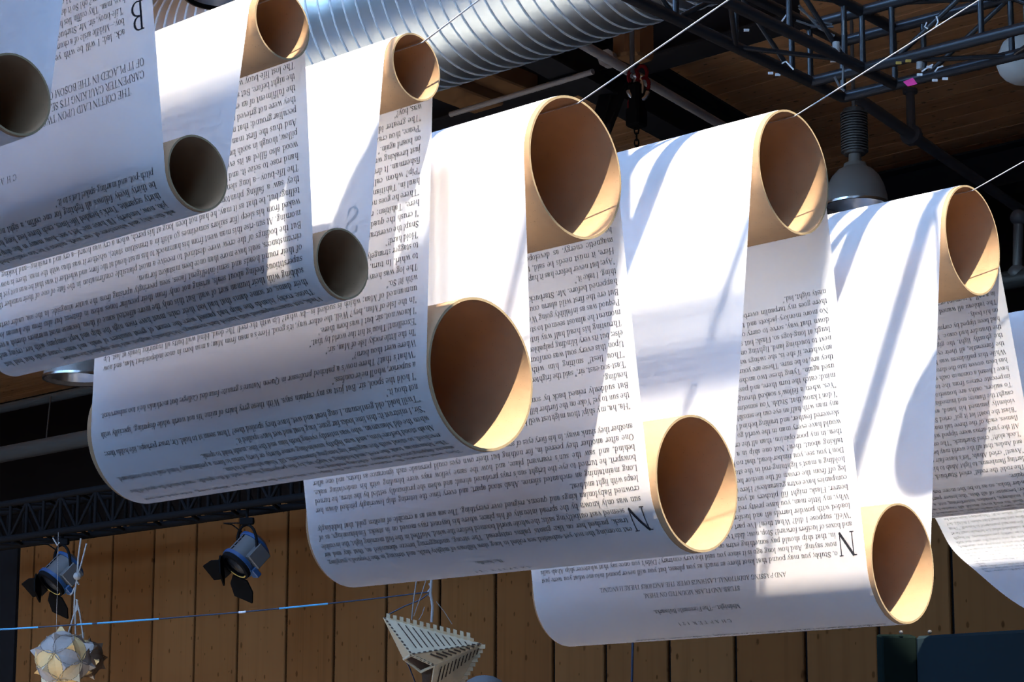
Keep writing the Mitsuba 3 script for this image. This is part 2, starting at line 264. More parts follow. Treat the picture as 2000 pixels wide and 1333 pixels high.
# ------------------------------------------------------------------ the hall (walls parallel to A and B)
ROOF = 6.0+EYE
BMIN, BMAX, AMIN, AMAX = -7.0, 17.5, -7.0, 27.0
WIN1 = 22.0
struct('floor', hbox((AMIN, AMAX), (BMIN, BMAX), (-.2, 0)), 'm_floor', 'grey hall floor far below the hanging sheets')
# a long band of windows in the side wall behind the camera's left lets the sky in
struct('wall_left', hbox((AMIN, AMAX), (BMIN-.3, BMIN), (0, 5.6)), 'm_plaster', 'pale side wall of the hall below its window band')
struct('wall_left_001', hbox((AMIN, AMAX), (BMIN-.3, BMIN), (7.2, ROOF+.4)), 'm_plaster', 'pale side wall of the hall above its window band')
struct('wall_left_002', hbox((WIN1, AMAX), (BMIN-.3, BMIN), (5.6, 7.2)), 'm_plaster', 'pale side wall of the hall beyond its window band')
for i in range(13):
    a = AMIN+(WIN1-AMIN)*i/12; struct('trim', hbox((a-.06, a+.06), (BMIN-.2, BMIN), (5.6, 7.2)), 'm_steel_dark', 'window post of the side wall')
struct('floor_001', hbox((-3, 20), (6.3, 10.45), (0, .004)), 'm_floor_bounce', 'pale floor strip added before the wooden partition to bounce light upward')  # added as a reflector: sends sunlight up to the ceiling and wall
struct('wall_front', hbox((AMIN-.3, AMIN), (BMIN, BMAX), (0, ROOF+.4)), 'm_plaster', 'pale end wall of the hall on the near side')
struct('wall_far', hbox((AMAX, AMAX+.3), (BMIN, BMAX), (0, ROOF+.4)), 'm_dark_wall', 'dark end wall of the hall')
struct('wall_right', hbox((AMIN, AMAX), (BMAX, BMAX+.3), (0, ROOF+.4)), 'm_dark_wall', 'dark upper wall behind the wooden partition')
# roof: solid timber over the far part, open roof lights over the near part with beams between them
AS = 2.6                                                           # where the solid timber roof begins
AL = 22.0                                                          # how far the left strip of roof lights runs on
ceil = struct('ceiling', hbox((AS, AMAX), (4.8, BMAX), (ROOF+.03, ROOF+.3)), 'm_plank_2', 'timber ceiling of brown planks')
for a0, a1 in ((AS, 6.5), (11.4, 11.6), (16.5, AMAX)): struct('ceiling_003', hbox((a0, a1), (-.692, 4.8), (ROOF, ROOF+.3)), 'm_plank_0', 'timber roof between the roof lights')
pb = np.arange(4.8, BMAX-.1, .26)
for i, b0 in enumerate(pb):
    part('plank', hbox((AS, AMAX), (b0+.006, b0+.254), (ROOF, ROOF+.03), .004), f'm_plank_{[0, 1, 2, 1, 0, 2, 0][i % 7]}', ceil)
struct('ceiling_001', hbox((AMIN, AS), (6.2, BMAX), (ROOF, ROOF+.3)), 'm_plank_0', 'timber roof beside the roof lights')
for b0, b1, a1, th in ((BMIN, -.692, AL, .3), (.782, .834, AS, .1), (.910, .932, AS, .03), (4.4, 4.5, AS, .2)):
    struct('ceiling_beam', hbox((AMIN, a1), (b0, b1), (ROOF, ROOF+th)), 'm_plaster', 'beam between the roof lights')
for b0, b1 in ((2.42, 3.52), (3.745, 6.3)): struct('ceiling_004', hbox((.2, AS), (b0, b1), (ROOF, ROOF+.03)), 'm_plaster', 'closed panel added between the roof lights to shade the banner end')  # unseen panels added to keep the sun off the banner's right end
struct('ceiling_beam', hbox((AMIN, -.6), (BMIN, 6.2), (ROOF+.301, ROOF+.45)), 'm_plaster', 'unseen roof slab widened beside the roof lights to darken the tube ends')  # solid slab, widened so less skylight reaches the tube ends and rims
struct('ceiling_002', hbox((AL, AMAX), (BMIN, -.692), (ROOF, ROOF+.3)), 'm_plank_0', 'timber roof past the end of the roof lights')

# wooden partition across the back, boards measured one by one
PB = 10.5                                                           # its plane, X.B
def a_at(px, py=1200): return float(on_b(px, py, PB)@A)
joints = [33, 62, 139, 216, 297, 380, 464, 559, 652, 754, 858, 967, 1080, 1181, 1305, 1434, 1571, 1714, 1859, 2015, 2180, 2350]
ja = [a_at(x) for x in joints]
wood_top = EYE+2.34
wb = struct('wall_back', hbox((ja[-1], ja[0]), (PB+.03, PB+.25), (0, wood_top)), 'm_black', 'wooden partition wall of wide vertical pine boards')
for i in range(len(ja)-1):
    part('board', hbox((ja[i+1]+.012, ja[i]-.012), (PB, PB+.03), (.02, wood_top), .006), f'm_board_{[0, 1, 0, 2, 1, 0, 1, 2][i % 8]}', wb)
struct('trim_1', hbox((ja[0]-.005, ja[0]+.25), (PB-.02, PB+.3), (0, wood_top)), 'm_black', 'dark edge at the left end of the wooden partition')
# ------------------------------------------------------------------ the banner's path over and under the tubes (b = along the row, z = height)
RBIG, RSMALL, SHEET = .15, .065, .0012
A0 = 2.5884                                                     # where the near edge of the paper hangs
TUBES = [  # key, over/under, b, z above the eye, radius, how far the tube's end stands out
    ('U_', 1.600, 1.500, RSMALL, .008), ('L0', 1.7766, 1.0972, RSMALL, .006), ('U0', 1.952, 1.508, RSMALL, .01), ('L1', 2.1435, 1.0591, RSMALL, .006),
    ('U1', 2.3188, 1.3737, RSMALL, .015), ('L2', 2.4833, .9719, RSMALL, .006), ('U2', 2.655, 1.3878, RSMALL, .02), ('L3', 2.8612, .8302, RBIG, .004),
    ('U3', 3.140, 1.3106, RBIG, .012), ('L4', 3.5456, .6984, RBIG, .016), ('U4', 3.9524, 1.4964, RBIG, .014), ('L5', 4.4095, .603, RBIG, .012),
    ('U5', 4.822, 1.5171, RBIG, .012), ('L6', 5.304, 1.005, RBIG, .012), ('U6', 5.644, 1.366, RBIG, .012)]
TAIL = [(6.10, 1.27), (6.36, 1.12), (6.503, 1.026), (6.576, .957), (6.667, .911), (6.761, .879), (6.953, .813), (7.153, .762), (7.45, .715), (7.75, .70)]
def make_path():
    P, marks = [], {}
    C = [np.array([t[1], t[2]]) for t in TUBES]; R = [t[3]+SHEET for t in TUBES]
    U = [t[0][0] == 'U' for t in TUBES]
    ang_in, ang_out = [None]*len(C), [None]*len(C)
    for i in range(len(C)-1):
        d = C[i+1]-C[i]; D = np.hypot(*d); u = d/D; n = np.array([-u[1], u[0]]); s = (R[i]+R[i+1])/D
        m = (1 if U[i] else -1)*n*math.sqrt(1-s*s)+u*s
        ang_out[i] = math.atan2(m[1], m[0]); ang_in[i+1] = math.atan2(-m[1], -m[0])
    ang_in[0] = math.radians(150); ang_out[-1] = math.radians(59)
    for i in range(len(C)):
        a0, a1 = ang_in[i], ang_out[i]
        if U[i]:
            while a1 > a0: a1 -= 2*math.pi
        else:
            while a1 < a0: a1 += 2*math.pi
        k = max(4, int(abs(a1-a0)/math.radians(2.5)))
        for a in np.linspace(a0, a1, k): P.append(C[i]+R[i]*np.array([math.cos(a), math.sin(a)]))
        if i < len(C)-1:
            q = C[i+1]+R[i+1]*np.array([math.cos(ang_in[i+1]), math.sin(ang_in[i+1])])
            for t in np.linspace(0, 1, 26)[1:-1]: P.append(P[-1] if False else (C[i]+R[i]*np.array([math.cos(a1), math.sin(a1)]))*(1-t)+q*t)
    from scipy.interpolate import CubicSpline
    tl = np.vstack([P[-1], TAIL]); t = np.r_[0, np.cumsum(np.hypot(*np.diff(tl, axis=0).T))]
    cs = CubicSpline(t, tl); P += list(cs(np.linspace(0, t[-1], 80))[1:])
    c = np.array([7.75, .70+RBIG])
    for a in np.radians(np.arange(-87, 10, 3)): P.append(c+RBIG*np.array([math.cos(a), math.sin(a)]))
    P.append(P[-1]+np.array([-.02, .35]))
    return np.array(P)
PATH = make_path()
PS = np.r_[0, np.cumsum(np.hypot(*np.diff(PATH, axis=0).T))]
tan_ = np.gradient(PATH, PS, axis=0); tan_ /= np.linalg.norm(tan_, axis=1, keepdims=True)
NRM = np.stack([tan_[:, 1], -tan_[:, 0]], 1)                    # towards the printed side
def width(b): return np.interp(b, [2.0, 2.48, 2.86, 3.5, 4.4], [.985, 1.0, 1.03, 1.055, 1.065])
def sheet_point(s, u, off=0.):
    """World points of the sheet: s metres along it, u metres in from the near edge, lifted off on the printed side."""
    b, z = np.interp(s, PS, PATH[:, 0]), np.interp(s, PS, PATH[:, 1])
    nb, nz = np.interp(s, PS, NRM[:, 0]), np.interp(s, PS, NRM[:, 1])
    return (A0+np.asarray(u))[..., None]*A+(b+off*nb)[..., None]*B+(z+off*nz+EYE)[..., None]*Z
# ---- what is printed on the sheet: for each printed panel the lines in reading order
PANELS = {
'candles': '''Now, as the lightning rod to a spire on shore is intended to carry off the perilous fluid into the soil; so the kindred rod which at sea
some ships carry to each mast, is intended to conduct it into the water. But as this conductor must descend to considerable
depth, that its end may avoid all contact with the hull; and as moreover, if kept constantly towing there, it would be liable to
many mishaps, besides interfering not a little with some of the rigging, and more or less impeding the vessel's way in the
water; because of all this, the lower parts of a ship's lightning-rods are not always overboard; but are generally made in long
slender links, so as to be the more readily hauled up into the chains outside, or thrown down into the sea, as occasion may
require.
"The rods! the rods!" cried Starbuck to the crew, suddenly admonished to vigilance by the vivid lightning that had just been
darting flambeaux, to light Ahab to his post. "Are they overboard? drop them over, fore and aft. Quick!"
"Avast!" cried Ahab; "let's have fair play here, though we be the weaker side. Yet I'll contribute to raise rods on the Himmalehs
and Andes, that all the world may be secured; but out on privileges! Let them be, sir."
"Look aloft!" cried Starbuck. "The corpusants! the corpusants!"
All the yard-arms were tipped with a pallid fire; and touched at each tri-pointed lightning-rod-end with three tapering white
flames, each of the three tall masts was silently burning in that sulphurous air, like three gigantic wax tapers before an altar.
"Blast the boat! let it go!" cried Stubb at this instant, as a swashing sea heaved up under his own little craft, so that its gunwale
violently jammed his hand, as he was passing a lashing. "Blast it!"—but slipping backward on the deck, his uplifted eyes
caught the flames; and immediately shifting his tone he cried—"The corpusants have mercy on us all!"
To sailors, oaths are household words; they will swear in the trance of the calm, and in the teeth of the tempest; they will
imprecate curses from the topsail-yard-arms, when most they teeter over to a seething sea; but in all my voyagings, seldom
have I heard a common oath when burning fire has been laid on the ship; when the writing on the wall
has been woven into the shrouds and the cordage.
While this pallidness was burning aloft, few words were heard from the enchanted crew; who in one thick cluster stood on
the forecastle, all their eyes gleaming in that pale phosphorescence, like a far away constellation of stars. Relieved against
the ghostly light, the gigantic harpooneer loomed up to thrice his real stature, and seemed the black cloud from which
the thunder had come. The parted mouth of Tashtego revealed his shark-white teeth, which strangely gleamed as if they too
had been tipped by corpusants; while lit up by the preternatural light, the tattooing burned like blue flames
on his body.
The tableau all waned at last with the pallidness aloft; and once more the Pequod and every soul on her decks were wrapped
in a pall. A moment or two passed, when Starbuck, going forward, pushed against some one.''',
'stubb': '''No, Stubb; you may pound that knot there as much as you please, but you will never pound into me what you were just
now saying. And how long ago is it since you said the very contrary? Didn't you once say that whatever ship Ahab sails
in, that ship should pay something extra on its insurance policy, just as though it were loaded with powder barrels aft
and boxes of lucifers forward? Stop, now; didn't you say so?"
"Well, suppose I did? What then? I've part changed my flesh since that time, why not my mind? Besides, supposing we are
loaded with powder barrels aft and lucifers forward; how the devil could the lucifers get afire in this drenching spray here?
Why, my little man, you have pretty red hair, but you couldn't get afire now. Shake yourself; you're Aquarius, or the water-
bearer, Flask; might fill pitchers at your coat collar. Don't you see, then, that for these extra risks the Marine Insurance
companies have extra guarantees? Here are hydrants, Flask. But hark, again, and I'll answer ye the other thing. First take your
leg off from the crown of the anchor here, though, so I can pass the rope; now listen. What's the mighty difference between
holding a mast's lightning-rod in the storm, and standing close by a mast that hasn't got any lightning-rod at all in a storm?
Don't you see, you timber-head, that no harm can come to the holder of the rod, unless the mast is first struck? What are you
talking about, then? Not one ship in a hundred carries rods, and Ahab,—aye, man, and all of us,—were in no more danger
then, in my poor opinion, than all the crews in ten thousand ships now sailing the seas. Why, you King-Post, you, I suppose you
would have every man in the world go about with a small lightning-rod running up the corner of his hat, like a militia officer's
skewered feather, and trailing behind like his sash. Why don't ye be sensible, Flask? it's easy to be sensible; why don't ye, then?
any man with half an eye can be sensible."
"I don't know that, Stubb. You sometimes find it rather hard."
"Yes, when a fellow's soaked through, it's hard to be sensible, that's a fact. And I am about drenched with this spray. Never
mind; catch the turn there, and pass it. Seems to me we are lashing down these anchors now as if they were never going to be
used again. Tying these two anchors here, Flask, seems like tying a man's hands behind him. And what big generous hands
they are, to be sure. These are your iron fists, hey? What a hold they have, too! I wonder, Flask, whether the world is anchored
anywhere; if she is, she swings with an uncommon long cable, though. There, hammer that knot down, and we've done. So;
next to touching land, lighting on deck is the most satisfactory. I say, just wring out my jacket skirts, will ye? Thank ye. They
laugh at long-togs so, Flask; but seems to me, a long tailed coat ought always to be worn in all storms afloat. The tails tapering
down that way, serve to carry off the water, d'ye see. Same with cocked hats; the cocks form gable-end eave-troughs, Flask.
No more monkey-jackets and tarpaulins for me; I must mount a swallow-tail, and drive down a beaver; so. Halloa! whew!
there goes my tarpaulin overboard; Lord, Lord, that the winds that come from heaven should be so unmannerly! This is a
nasty night, lad."''',
'needle': '''Next morning the not-yet-subsided sea rolled in long slow billows of mighty bulk, and striving in the Pequod's gurgling
track, pushed her on like giants' palms outspread. The strong, unstaggering breeze abounded so, that sky and air
seemed vast outbellying sails; the whole world boomed before the wind. Muffled in the full morning light, the invisible
sun was only known by the spread intensity of his place; where his bayonet rays moved on in stacks. Emblazonings, as of
crowned Babylonian kings and queens, reigned over everything. The sea was as a crucible of molten gold, that bubblingly
leaps with light and heat.
Long maintaining an enchanted silence, Ahab stood apart; and every time the tetering ship loweringly pitched down her
bowsprit, he turned to eye the bright sun's rays produced ahead; and when she profoundly settled by the stern, he turned
behind, and saw the sun's rearward place, and how the same yellow rays were blending with his undeviating wake.
One after another they peered in, for nothing but their own eyes could persuade such ignorance as theirs, and one after
another they slunk away. In his fiery eyes of scorn and triumph, you then saw Ahab in all his fatal pride.

"Ha, ha, my ship! thou mightest well be taken now for the sea-chariot of the sun. Ho, ho! all ye nations before my prow, I bring
the sun to ye! Yoke on the further billows; hallo! a tandem, I drive the sea!"
But suddenly reined back by some counter thought, he hurried towards the helm, huskily demanding how the ship was
heading.
"East-sou-east, sir," said the frightened steersman.
"Thou liest!" smiting him with his clenched fist. "Heading East at this hour in the morning, and the sun astern?"
Upon this every soul was confounded; for the phenomenon just then observed by Ahab had unaccountably escaped every one
else; but its very blinding palpableness must have been the cause.
Thrusting his head half way into the binnacle, Ahab caught one glimpse of the compasses; his uplifted arm slowly fell; for a
moment he almost seemed to stagger. Standing behind him Starbuck looked, and lo! the two compasses pointed East, and the
Pequod was as infallibly going West.
But ere the first wild alarm could get out abroad among the crew, the old man with a rigid laugh exclaimed, "I have it! It has
happened before. Mr. Starbuck, last night's thunder turned our compasses—that's all. Thou hast before now heard of such a
thing, I take it."
"Aye; but never before has it happened to me, sir," said the pale mate, gloomily.
Here, it must needs be said, that accidents like this have in more than one case occurred to ships in violent storms. The
magnetic energy, as developed in the mariner's needle, is, as all know, essentially one with the electricity beheld in
heaven; hence it is not to be much marvelled at, that such things should be. Instances where the lightning has actually''',
'logline': '''They went towards the extreme stern, on the ship's lee side, where the deck, with the oblique energy of the wind, was now
almost dipping into the creamy, sidelong-rushing sea.
The Manxman took the reel, and holding it high up, by the projecting handle-ends of the spindle, round which the spool of line
revolved, so stood with the angular log hanging downwards, till Ahab advanced to him.
Ahab stood before him, and was lightly unwinding some thirty or forty turns to form a preliminary hand-coil to toss overboard,
when the old Manxman, who was intently eyeing both him and the line, made bold to speak.
"Sir, I mistrust it; this line looks far gone, long heat and wet have spoiled it."
"'Twill hold, old gentleman. Long heat and wet, have they spoiled thee? Thou seem'st to hold. Or, truer perhaps, life holds thee;
not thou it."
"I hold the spool, sir. But just as my captain says. With these grey hairs of mine 'tis not worth while disputing, 'specially with
a superior, who'll ne'er confess."
"What's that? There now's a patched professor in Queen Nature's granite-founded College; but methinks he's too subservient.
Where wert thou born?"
"In the little rocky Isle of Man, sir."
"Excellent! Thou'st hit the world by that."
"I know not, sir, but I was born there."
"In the Isle of Man, hey? Well, the other way, it's good. Here's a man from Man; a man born in once independent Man, and now
unmanned of Man; which is sucked in—by what? Up with the reel! The dead, blind wall butts all inquiring heads at last. Up
with it! So."
The log was heaved. The loose coils rapidly straightened out in a long dragging line astern, and then, instantly, the reel began
to whirl. In turn, jerkingly raised and lowered by the rolling billows, the towing resistance of the log caused the old reelman
to stagger strangely.
"Hold hard!"
Snap! the overstrained line sagged down in one long festoon; the tugging log was gone.
"I crush the quadrant, the thunder turns the needles, and now the mad sea parts the log-line. But Ahab can mend all. Haul in
here, Tahitian; reel up, Manxman. And look ye, let the carpenter make another log, and mend thou the line. See to it."
"There he goes now; to him nothing's happened; but to me, the skewer seems loosening out of the middle of the world. Haul in,
haul in, Tahitian! These lines run whole, and whirling out: come in broken, and dragging slow. Ha, Pip? come to help; eh, Pip?"
"Pip? whom call ye Pip? Pip jumped from the whale-boat. Pip's missing. Let's see now if ye haven't fished him up here,
fisherman. It drags hard; I guess he's holding on. Jerk him, Tahiti! Jerk him off; we haul in no cowards here. Ho! there's his arm
just breaking water. A hatchet! a hatchet! cut it off—we haul in no cowards here. Captain Ahab! sir, sir! here's Pip, trying to get
on board again."
"Peace, thou crazy loon," cried the Manxman, seizing him by the arm. "Away from the quarter-deck!"
"The greater idiot ever scolds the lesser," muttered Ahab, advancing. "Hands off from that holiness! Where sayest thou Pip
was, boy?"
"Astern there, sir, astern! Lo! lo!"''',
'lifebuoy': '''Flask, not unaccompanied with hinted dark meanings. He hollowly laughed, and thus explained the wonder.
Those rocky islands the ship had passed were the resort of great numbers of seals, and some young seals that had lost
their dams, or some dams that had lost their cubs, must have risen nigh the ship and kept company with her, crying and
sobbing with their human sort of wail. But this only the more affected some of them, because most mariners cherish a very
superstitious feeling about seals, arising not only from their peculiar tones when in distress, but also from the human look
of their round heads and semi-intelligent faces, seen peeringly uprising from the water alongside. In the sea, under certain
circumstances, seals have more than once been mistaken for men.
But the bodings of the crew were destined to receive a most plausible confirmation in the fate of one of their number that
morning. At sun-rise this man went from his hammock to his mast-head at the fore; and whether it was that he was not yet half
waked from his sleep (for sailors sometimes go aloft in a transition state), whether it was thus with the man, there is now no
telling; but, be that as it may, he had not been long at his perch, when a cry was heard—a cry and a rushing—and looking up,
they saw a falling phantom in the air; and looking down, a little tossed heap of white bubbles in the blue of the sea.
The life-buoy—a long slender cask—was dropped from the stern, where it always hung obedient to a cunning spring; but no
hand rose to seize it, and the sun having long beat upon this cask it had shrunken, so that it slowly filled, and that parched
wood also filled at its every pore; and the studded iron-bound cask followed the sailor to the bottom, as if to yield him his
pillow, though in sooth but a hard one.
And thus the first man of the Pequod that mounted the mast to look out for the White Whale, on the White Whale's own
peculiar ground; that man was swallowed up in the deep. But few, perhaps, thought of that at the time. Indeed, in some sort,
they were not grieved at this event, at least as a portent; for they regarded it, not as a foreshadowing of evil in the future, but as
the fulfilment of an evil already presaged. They declared that now they knew the reason of those wild shrieks they had heard
the night before. But again the old Manxman said nay.
The lost life-buoy was now to be replaced; Starbuck was directed to see to it; but as no cask of sufficient lightness could be
found, and as in the feverish eagerness of what seemed the approaching crisis of the voyage, all hands were impatient of''',
'deck': '''ask the why and wherefore of our work, unless it be too confounded cobbling, and then we stash it if we can. Hem! I'll do the
job, now, tenderly. I'll have me—let's see—how many in the ship's company, all told? But I've forgotten. Any way, I'll have me
thirty separate, Turk's-headed life-lines, each three feet long hanging all round to the coffin. Then, if the hull go down, there'll
be thirty lively fellows all fighting for one coffin, a sight not seen very often beneath the sun! Come hammer, caulking-iron,
pitch-pot, and marling-spike! Let's to it."''',
'deck_speech': '''Back, lad; I will be with ye again presently. He goes! Not this hand complies with my humor more genially than that
boy.—Middle aisle of a church! What's here?"
"Life-buoy, sir. Mr. Starbuck's orders. Oh, look, sir! Beware the hatchway!"
"Thank ye, man. Thy coffin lies handy to the vault."
"Sir? The hatchway? oh! So it does, sir, so it does."
"Art not thou the leg-maker? Look, did not this stump come from thy shop?"''',
'quadrant': '''from her decks, all was now made ready to point the ship's prow for the equator. The
men's impatient hands were to the braces, and
the eyes of all were on the bows of his high
deck.
sea, the days in summer are as freshets of effulgences. That unblinkingly vivid Japanese sun seems the
blazing focus of the glassy ocean's immeasurable burning-glass. The sky looks lacquered; clouds there are none; the horizon
floats; and this nakedness of unrelieved radiance is as the insufferable splendors. Well that Ahab's quadrant
was furnished with coloured glasses, through which to take sight of that solar fire. So, swinging his seated form to the roll
of the ship, and with his astrological-looking instrument placed to his eye, he remained in that posture for some moments to
catch the precise instant when the sun should gain its precise meridian. Meantime while his whole attention was absorbed,
the Parsee was kneeling beneath him on the ship's deck, and with face thrown up, was eyeing the same sun with
him; only the lids of his eyes half hooded their orbs, and his wild face was subdued to an earthly passionlessness. At length
the desired observation was taken; and with his pencil upon his ivory leg, Ahab soon calculated what his latitude must be at
that precise instant. Then falling into a moment's revery, he again looked up towards the sun and murmured to himself: "Thou
sea-mark! thou high and mighty Pilot! thou tellest me truly where I am—but canst thou cast the least hint where I SHALL be?
Or canst thou tell where some other thing besides me is this moment living? Where is it? This instant thou must be
eyeing it. These eyes of mine look into the very eye that is even now beholding it; aye, and into the eye that is even now''',
'musket': '''stock, let me touch it—lift it. Strange, that I, who have handled so many deadly lances, strange, that I should shake so now.
Loaded? I must see. Aye, aye; and powder in the pan;—that's not good. Best spill it?—wait. I'll cure myself of this. I'll
hold the musket boldly while I think. I come to report a fair wind to him. But how fair? Fair for death and doom,—that's
fair for the whale. It's a fair wind that's only fair for that accursed fish.—The very tube he pointed at me!—the very one; this one—I
hold it here; he would have killed me with the very thing I handle now.—Aye and he would fain kill all his crew. Does he not say
he will not strike his spars to any gale? Has he not dashed his heavenly quadrant? and in these same perilous seas, gropes he
not his way by mere dead reckoning of the error-abounding log? and in this very storm, did he not swear that he would have
no lightning-rods? But shall this crazed old man be tamely suffered to drag a whole ship's company down to doom with him?—
Yes, it would make him the wilful murderer of thirty men and more, if this ship come to any deadly harm; and come to deadly
harm, my soul swears this ship will, if he have his way. If, then, he were this instant—put aside, that crime would not be his.
Ha! is he muttering in his sleep? Yes, just there,—in there, he's sleeping. Sleeping? aye, but still alive, and soon awake again. I
can't withstand thee, then, old man. Not reasoning; not remonstrance; not entreaty wilt thou hearken to; all this thou scornest.
Flat obedience to thy own flat commands, this is all thou breathest. Aye, and say'st the men have vow'd thy vow''',
'carpenter': '''"He goes off in a huff. The carpenter mutters over it, and no wonder. Now I made a bandbox for Queequeg,
he wears it like a gentleman; but he won't put his head into it. Are all my pains to go for
nothing with that coffin? And now I'm ordered to make a life-buoy of it. It's like turning an old coat; going to bring the flesh on
the other side now. I don't like this cobbling sort of business—I don't like it at all; it's undignified; it's not my place. Let tinkers'
brats do tinkerings; we are their betters. I like to take in hand none but clean, virgin, fair-and-square mathematical jobs,
something that regularly begins at the beginning, and is at the middle when midway, and comes to an end at the conclusion;
not a cobbler's job, that's at an end in the middle, and at the beginning at the end. It's the old woman's tricks''',
'ahab': '''AHAB TO HIMSELF.
"There's a sight! There's a sound! The greyheaded woodpecker tapping the hollow tree! Blind and dumb might well be envied
now. See! that thing rests on two line-tubs, full of tow-lines. A most malicious wag, that fellow. Rat-tat! So man's seconds tick!
Oh! how immaterial are all materials! What things real are there, but imponderable thoughts? Here now's the very dreaded
symbol of grim death, by a mere hap, made the expressive sign of the help and hope of most endangered life. A life-buoy of a
coffin! Does it go further? Can it be that in some spiritual sense the coffin is, after all, but an immortality-preserver! I'll
think of that. But no. So far gone am I in the dark side of earth, that its other side, the theoretic bright one, seems but uncertain''',
'corpusants': '''Here! welcome, old fire; the light leaps and the rods drink of it, and all along the mast heads the flame goes tall
welded to the sky, so that the deck beneath lies white as a sail, and every rope
The crew drew together by the capstan, and none spoke for a while, but only the wind spoke
Ahab's harpoon, the one forged at the fire, remained firmly lashed in its conspicuous crotch, so that it projected beyond his
whale-boat's bow; but the sea that had stove its bottom had caused the loose leather sheath to drop off; and from the keen steel
barb there now came a levelled flame of pale, forked fire. As the silent harpoon burned there like a serpent's tongue, Starbuck
grasped Ahab by the arm. Hearing this, the panic-stricken crew instantly ran to the braces, though not a sail was left aloft, for
the yards were bare. For the moment all the aghast mate's thoughts seemed theirs; they raised a half mutinous cry
Overhead the rigging sang with it. But dashing the rattling lightning links to the deck, and snatching the burning harpoon,
the aghast men fell back in dismay from the fiery dart that he held before them
and snapping it in the gloom, he spoke again: all your oaths to hunt the whale are as binding as mine;
but ever the heart beats'''
}
# ------------------------------------------------------------------ the long printed sheet and its cardboard tubes
ban = thing('printed_banner', 'long white paper banner printed with book text, looped up and down over cardboard tubes', 'banner')
nu = 13
uu = np.linspace(0, 1, nu)
W_ = width(PATH[:, 0])
V = np.vstack([sheet_point(PS, u*W_) for u in uu]); N_ = len(PS); F = []
for j in range(nu-1):
    i = np.arange(N_-1); a, b = j*N_+i, (j+1)*N_+i
    F.append(np.c_[a, a+1, b+1]); F.append(np.c_[a, b+1, b])
part('sheet', trimesh.Trimesh(V, np.vstack(F), process=False), 'm_paper', ban, smooth=True)

GLYPH = {c: (a, *flat(p)) for c, (a, p) in glyphs().items()}
SPACE = .205
class Ink:
    """Collects letters in sheet coordinates and lays them on the printed side."""
    def __init__(self): self.at = {}
    def letter(self, c, u, s, em): self.at.setdefault(c, []).append((u, s, em))
    def line(self, text, s, em, u0=.028, to=None, track=0., limit=9.):
        text = ' '.join(text.split()); adv = [SPACE if c == ' ' else GLYPH[c][0]+track for c in text]
        w = sum(adv)*em; n = text.count(' ')
        k, gap = 1., 0.
        if to is not None and w > .82*(to-u0):                       # a full line: set flush to both margins
            k = min(1.06, max(.86, (to-u0)/w)); gap = ((to-u0)-w*k)/max(n, 1)
        u = u0
        for c, a in zip(text, adv):
            if c != ' ' and u < limit: self.letter(c, u, s, em*np.array([k, 1]))
            u += a*em*k+(gap if c == ' ' else 0)
        return u
    def centred(self, text, s, em, mid, track=0.):
        w = sum((SPACE if c == ' ' else GLYPH[c][0]+track) for c in text)*em
        self.line(text, s, em, mid-w/2, track=track)
    def build(self, name, parent, label=None):
        VV, FF, o = [], [], 0; sets = []
        for c, L in self.at.items():
            for big in (False, True):
                q = [l for l in L if (np.max(l[2]) > .05) == big]
                if q: sets.append((c, q))
        for c, L in sets:
            _, gv, gf = GLYPH[c]
            U_ = np.array([l[0] for l in L]); S_ = np.array([l[1] for l in L]); E_ = np.array([np.broadcast_to(l[2], 2) for l in L])
            if E_[0, 0] > .05:                                            # a large initial: cut up finely so that it follows the curve
                gv, gf = trimesh.remesh.subdivide_to_size(np.c_[gv, gv[:, 0]*0], gf, .05); gv = gv[:, :2]
            u = U_[:, None]+gv[None, :, 0]*E_[:, :1]; s = S_[:, None]+gv[None, :, 1]*E_[:, 1:]
            VV.append(sheet_point(s.ravel(), u.ravel(), .0008))
            FF.append((gf[None]+(np.arange(len(L))*len(gv))[:, None, None]+o).reshape(-1, 3)); o += len(L)*len(gv)
        return part(name, trimesh.Trimesh(np.vstack(VV), np.vstack(FF), process=False), 'm_ink', parent, label=label, kind='stuff')
def panel(key, k0, s_mid, lead, em=.0205, drop=0, margin=.028, limit=9., extra=None, right=False):
    """Body text: line k0 has the middle of its small letters at s_mid; later lines lie at smaller s."""
    ink = Ink(); b = np.interp(s_mid, PS, PATH[:, 0]); w = float(width(b)); L = PANELS[key].split('\n')
    for k, t in enumerate(L):
        s = s_mid-(k-k0)*lead-.225*em
        u0 = margin
        if drop and k < 3:
            if k == 0: ink.letter(t[0], margin-.004, s_mid+(k0-2)*lead-.225*em, (2*lead+.66*em)/.66*np.array([.9, 1])); t = t[1:]
            u0 = margin+drop
        if right:
            wd = sum((SPACE if c == ' ' else GLYPH[c][0]) for c in t)*em*.95; u0 = max(margin, w-.032-wd); ink.line(t, s, em*.95, u0)
        else: ink.line(t, s, em, u0, w-.034, limit=limit)
    if extra: extra(ink, w/2)
    return ink.build('printed_text', ban, 'printed black text')
def ex_stubb(k, m):
    k.centred('CHAPTER 121', 9.2407-.006, .0185, m, .42); k.centred('Midnight.—The Forecastle Bulwarks.', 9.1938-.005, .0205, m)
    k.centred('STUBB AND FLASK MOUNTED ON THEM,', 9.1471-.006, .0185, m); k.centred('AND PASSING ADDITIONAL LASHINGS OVER THE ANCHORS THERE HANGING.', 9.122-.006, .0185, m)
    k.line("e'en take it for sublime, did I not know that the colic is a noisy malady. Oh, take medicine, take medicine!", 9.3142-.005, .0205)
    k.line('tempest time. What a hooroosh aloft there! I would', 9.337-.005, .0205)
def ex_needle(k, m):
    k.centred('CHAPTER 124', 6.649-.006, .0185, m, .42); k.centred('The Needle.', 6.604-.005, .019, m)
